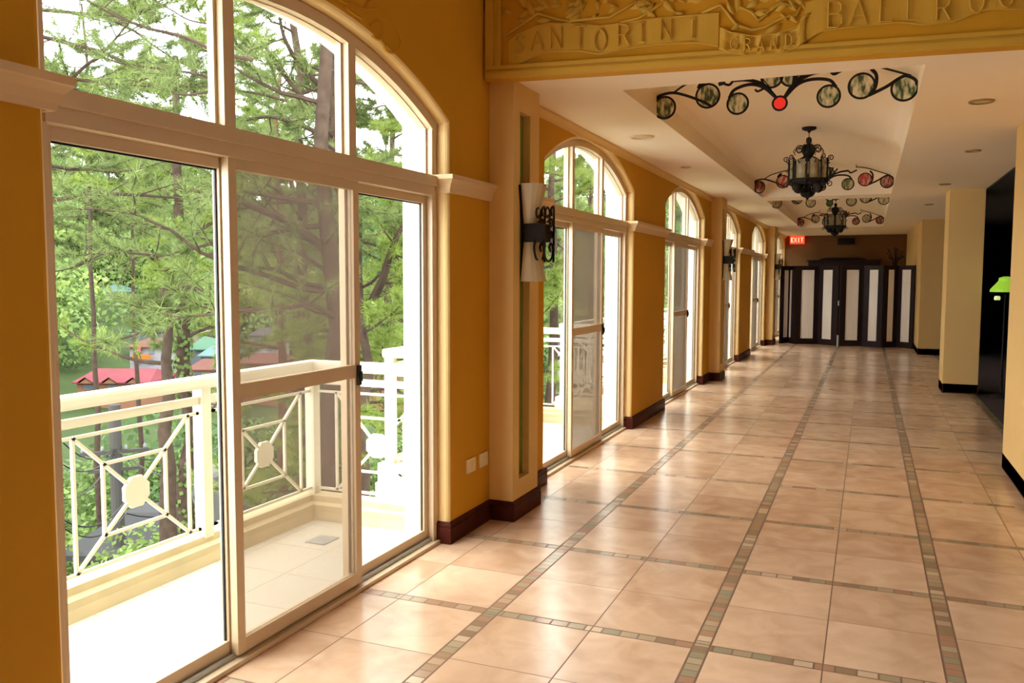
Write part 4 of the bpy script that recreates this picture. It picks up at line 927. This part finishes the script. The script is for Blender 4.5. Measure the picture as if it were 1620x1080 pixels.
# ------------------------------------------------------------------ houses across the valley
def house(px0, px1, pyb, pye, pyr, zc, wall, roof, lab, hip=.25, depth=7, wins=3, floors=1, gables=0):
    c = at((px0 + px1) / 2, pyb, zc); W = (px1 - px0) / FOC * zc; s = zc / FOC; he = (pyb - pye) * s; hr = (pye - pyr) * s
    o = Vector((c.x, c.y, c.z)); d = Vector((FW.x, FW.y, 0)).normalized(); r = Vector((d.y, -d.x, 0)); Z = Vector((0, 0, 1)); t = thing('house', lab, 'house', tuple(o))
    q = lambda u, v, z: o + r * u + d * v + Z * z
    def bx(u0, v0, z0, u1, v1, z1): 
        V = [q(u, v, z) for z in (z0, z1) for v in (v0, v1) for u in (u0, u1)]; return V, [(0, 2, 3, 1), (4, 5, 7, 6), (0, 1, 5, 4), (2, 6, 7, 3), (0, 4, 6, 2), (1, 3, 7, 5)]
    MB().add(*bx(-W / 2, 0, -4, W / 2, depth, he)).build('walls', wall, t)
    e = .35; V = [q(-W / 2 - e, -e, he), q(W / 2 + e, -e, he), q(W / 2 + e, depth + e, he), q(-W / 2 - e, depth + e, he), q(-W / 2 + W * hip, depth / 2, he + hr), q(W / 2 - W * hip, depth / 2, he + hr)]
    V += [v - Z * .15 for v in V[:4]]
    MB().add(V, [(0, 1, 5, 4), (1, 2, 5), (2, 3, 4, 5), (3, 0, 4), (0, 6, 7, 1), (1, 7, 8, 2), (2, 8, 9, 3), (3, 9, 6, 0), (6, 9, 8, 7)]).build('roof', roof, t)
    for k in range(gables):
        u = -W / 2 + W * (k + .5) / gables; gw = W / gables * .36; gh = hr * .55 if hr > .5 else .8
        V = [q(u - gw, -e - .4, he), q(u + gw, -e - .4, he), q(u, -e - .4, he + gh), q(u - gw, 2.5, he), q(u + gw, 2.5, he), q(u, 2.5, he + gh)]
        gg = MB().add(V, [(0, 2, 5, 3), (1, 4, 5, 2)]).build('gable_roof', roof, t)
        V = [q(u - gw * .8, -e - .2, he - .1), q(u + gw * .8, -e - .2, he - .1), q(u, -e - .2, he + gh * .8)]; MB().add(V, [(0, 1, 2)]).add([v + d * .1 for v in V], [(0, 1, 2)]).build('gable_wall', wall, gg)
    for f in range(floors):
        for k in range(wins):
            u = -W / 2 + W * (k + .5) / wins; z0 = he * (f + .3) / floors; z1 = he * (f + .75) / floors
            MB().add(*bx(u - W / wins * .2, -.06, z0, u + W / wins * .2, .02, z1)).build('window', 'pane', t)
    return t, q, W, he
house(122, 234, 622, 604, 588, 88, 'orangewall', 'pinkroof', 'long house with a pink roof and three small gables, just above the handrail', gables=3, hip=.06)
t, q, W, he = house(206, 252, 582, 548, 537, 98, 'palewall', 'rustroof', 'pale two-storey house with a rust roof and red balcony flowers, left of the grey-brown trunk', floors=2, wins=2)
MB().bar(q(-W * .32, -.8, he * .55), q(W * .30, -.8, he * .55), .3, .5).build('balcony_parapet', 'orange', t); MB().bar(q(-W * .28, -.6, he * .85), q(-W * .05, -.6, he * .85), .2, 1.0).build('hung_cloth', 'magenta', t)
house(206, 250, 545, 524, 512, 112, 'greywall', 'mintroof', 'house with a domed mint green roof above the two-storey pale house', hip=.4)
house(150, 192, 480, 461, 450, 150, 'palewall', 'tealroof', 'pale house with a teal hipped roof high on the slope at left', hip=.4, wins=2)
house(178, 208, 458, 448, 438, 163, 'greywall', 'mintroof', 'small house with a mint roof behind the teal-roofed one', hip=.2, wins=1)
house(208, 246, 438, 431, 425, 172, 'creamwall', 'tealroof', 'distant house with a flat teal roof, highest on the slope', hip=.1, wins=2)
house(305, 334, 538, 524, 519, 124, 'creamwall', 'palewall', 'small cream house with one square window right of the ivy trunk', wins=1, depth=4)
house(302, 352, 560, 552, 534, 114, 'greywall', 'mintroof', 'house with a broad mint green roof right of the ivy trunk', hip=.12)
house(318, 356, 574, 562, 550, 104, 'greywall', 'tealroof', 'shed with a pale blue-green roof below the mint-roofed house', hip=.05, wins=2)
house(300, 356, 598, 584, 572, 94, 'creamwall', 'rustroof', 'low house with a rusty roof just above the handrail by the frame', hip=.05, wins=2)
house(398, 436, 560, 530, 520, 112, 'palewall', 'greyroof', 'pale grey house seen through the screen door', hip=.1, wins=2, floors=2)
house(380, 440, 592, 574, 562, 98, 'orangewall', 'rustroof', 'low brown-roofed house behind the balcony corner', hip=.05)
house(584, 640, 594, 578, 556, 98, 'orangewall', 'pinkroof', 'house with a pinkish red roof in the right pane above the handrail', hip=.15)
house(566, 592, 352, 338, 330, 260, 'yellowwall', 'greyroof', 'distant yellow house high in the right pane', hip=.2, wins=2)
house(592, 618, 350, 338, 332, 262, 'palewall', 'greyroof', 'distant white house beside the yellow one, high in the right pane', hip=.2, wins=3)
house(884, 925, 590, 540, 525, 92, 'palewall', 'greyroof', 'pale house beyond the railing of the second window', hip=.2, wins=2, floors=2)
house(118, 300, 920, 872, 848, 24, 'greywall', 'greyroof', 'grey roof of a low building directly below the nearest balcony', hip=.08, wins=3, depth=5)
# concrete tank and pole
p = at(334, 740, 18.5); tk = thing('concrete_post', 'square grey concrete pillar with a pale cap below the nearest balcony', 'pillar', tuple(p))
MB().box((p.x - .30, p.y - .30, terrain(p.x, p.y) - 1), (p.x + .30, p.y + .30, p.z - .12)).build('shaft', 'concrete', tk, bevel=.01)
MB().box((p.x - .36, p.y - .36, p.z - .12), (p.x + .36, p.y + .36, p.z)).build('cap', 'palewall', tk, bevel=.01)
p = at(181, 640, 24); pt = thing('utility_pole', 'weathered grey utility pole carrying wires below the nearest balcony', 'pole', (p.x, p.y, terrain(p.x, p.y)))
MB().tube([(p.x, p.y, terrain(p.x, p.y) - 1), (p.x, p.y, p.z)], [.20, .16], 12).build('shaft', 'pole', pt)
a = at(181, 715, 24); rr = Vector((.62, .78, 0))
MB().bar(a - rr * .9, a + rr * .9, .10).bar(a - rr * .7 - Vector((0, 0, .5)), a + rr * .7 - Vector((0, 0, .5)), .09).build('crossarm', 'pole', pt)
m = MB()
for k in (-.8, -.3, .3, .8): b = a + rr * k; m.lathe((b.x, b.y, b.z), [(.02, .04), (.05, .08), (.05, .14), (.02, .2)], 8)
m.build('insulator', 'palewall', pt)
ends = [((100, 735, 20), (181, 712, 24), (352, 668, 30)), ((100, 790, 20), (181, 716, 24), (352, 705, 30)), ((100, 700, 20), (181, 709, 24), (352, 760, 20)), ((100, 822, 17), (200, 790, 20), (352, 742, 22)), ((100, 835, 17), (200, 812, 20), (352, 770, 22))]
for e in ends:
    P = [Vector(at(*q)) for q in e]; m = MB(); pts = []
    for s0, s1 in ((0, 1), (1, 2)):
        for k in range(9):
            u = k / 8; v = P[s0].lerp(P[s1], u); v.z -= .35 * 4 * u * (1 - u); pts.append(v)
    pts = [v for i, v in enumerate(pts) if i == 0 or (v - pts[i - 1]).length > 1e-4]
    tag(m.tube(pts, .018, 5).build('power_line', 'iron'), 'sagging black power line by the utility pole below the balcony', 'wire', 'power lines at the utility pole')

# ------------------------------------------------------------------ sky, sun, exposure
W_ = bpy.data.worlds.new('sky'); S.world = W_; W_.use_nodes = True; nt = W_.node_tree; nt.nodes.clear()
wo = nt.nodes.new('ShaderNodeOutputWorld'); bg = nt.nodes.new('ShaderNodeBackground'); nz = nt.nodes.new('ShaderNodeTexNoise'); tc = nt.nodes.new('ShaderNodeTexCoord'); rp = nt.nodes.new('ShaderNodeValToRGB')
nz.inputs['Scale'].default_value = 3; nz.inputs['Detail'].default_value = 5; nt.links.new(tc.outputs['Generated'], nz.inputs['Vector']); nt.links.new(nz.outputs[0], rp.inputs[0])
rp.color_ramp.elements[0].position = .4; rp.color_ramp.elements[0].color = (.78, .86, 1, 1); rp.color_ramp.elements[1].position = .6; rp.color_ramp.elements[1].color = (1, .98, .95, 1)
nt.links.new(rp.outputs[0], bg.inputs[0]); bg.inputs[1].default_value = 6.0; nt.links.new(bg.outputs[0], wo.inputs[0])
sd = bpy.data.lights.new('sun', 'SUN'); sd.energy = 2.2; sd.angle = math.radians(6); sd.color = (1, .95, .85)
so = bpy.data.objects.new('sun', sd); COL.objects.link(so); so.rotation_euler = Vector((.75, -.45, .95)).to_track_quat('Z', 'Y').to_euler()
S.view_settings.view_transform = 'Standard'; S.view_settings.look = 'None'; S.view_settings.gamma = 1; S.view_settings.exposure = .95
S.cycles.max_bounces = 10; S.cycles.diffuse_bounces = 7; S.cycles.transparent_max_bounces = 24; S.cycles.glossy_bounces = 4
S.cycles.use_denoising = True; S.cycles.caustics_reflective = False; S.cycles.caustics_refractive = False
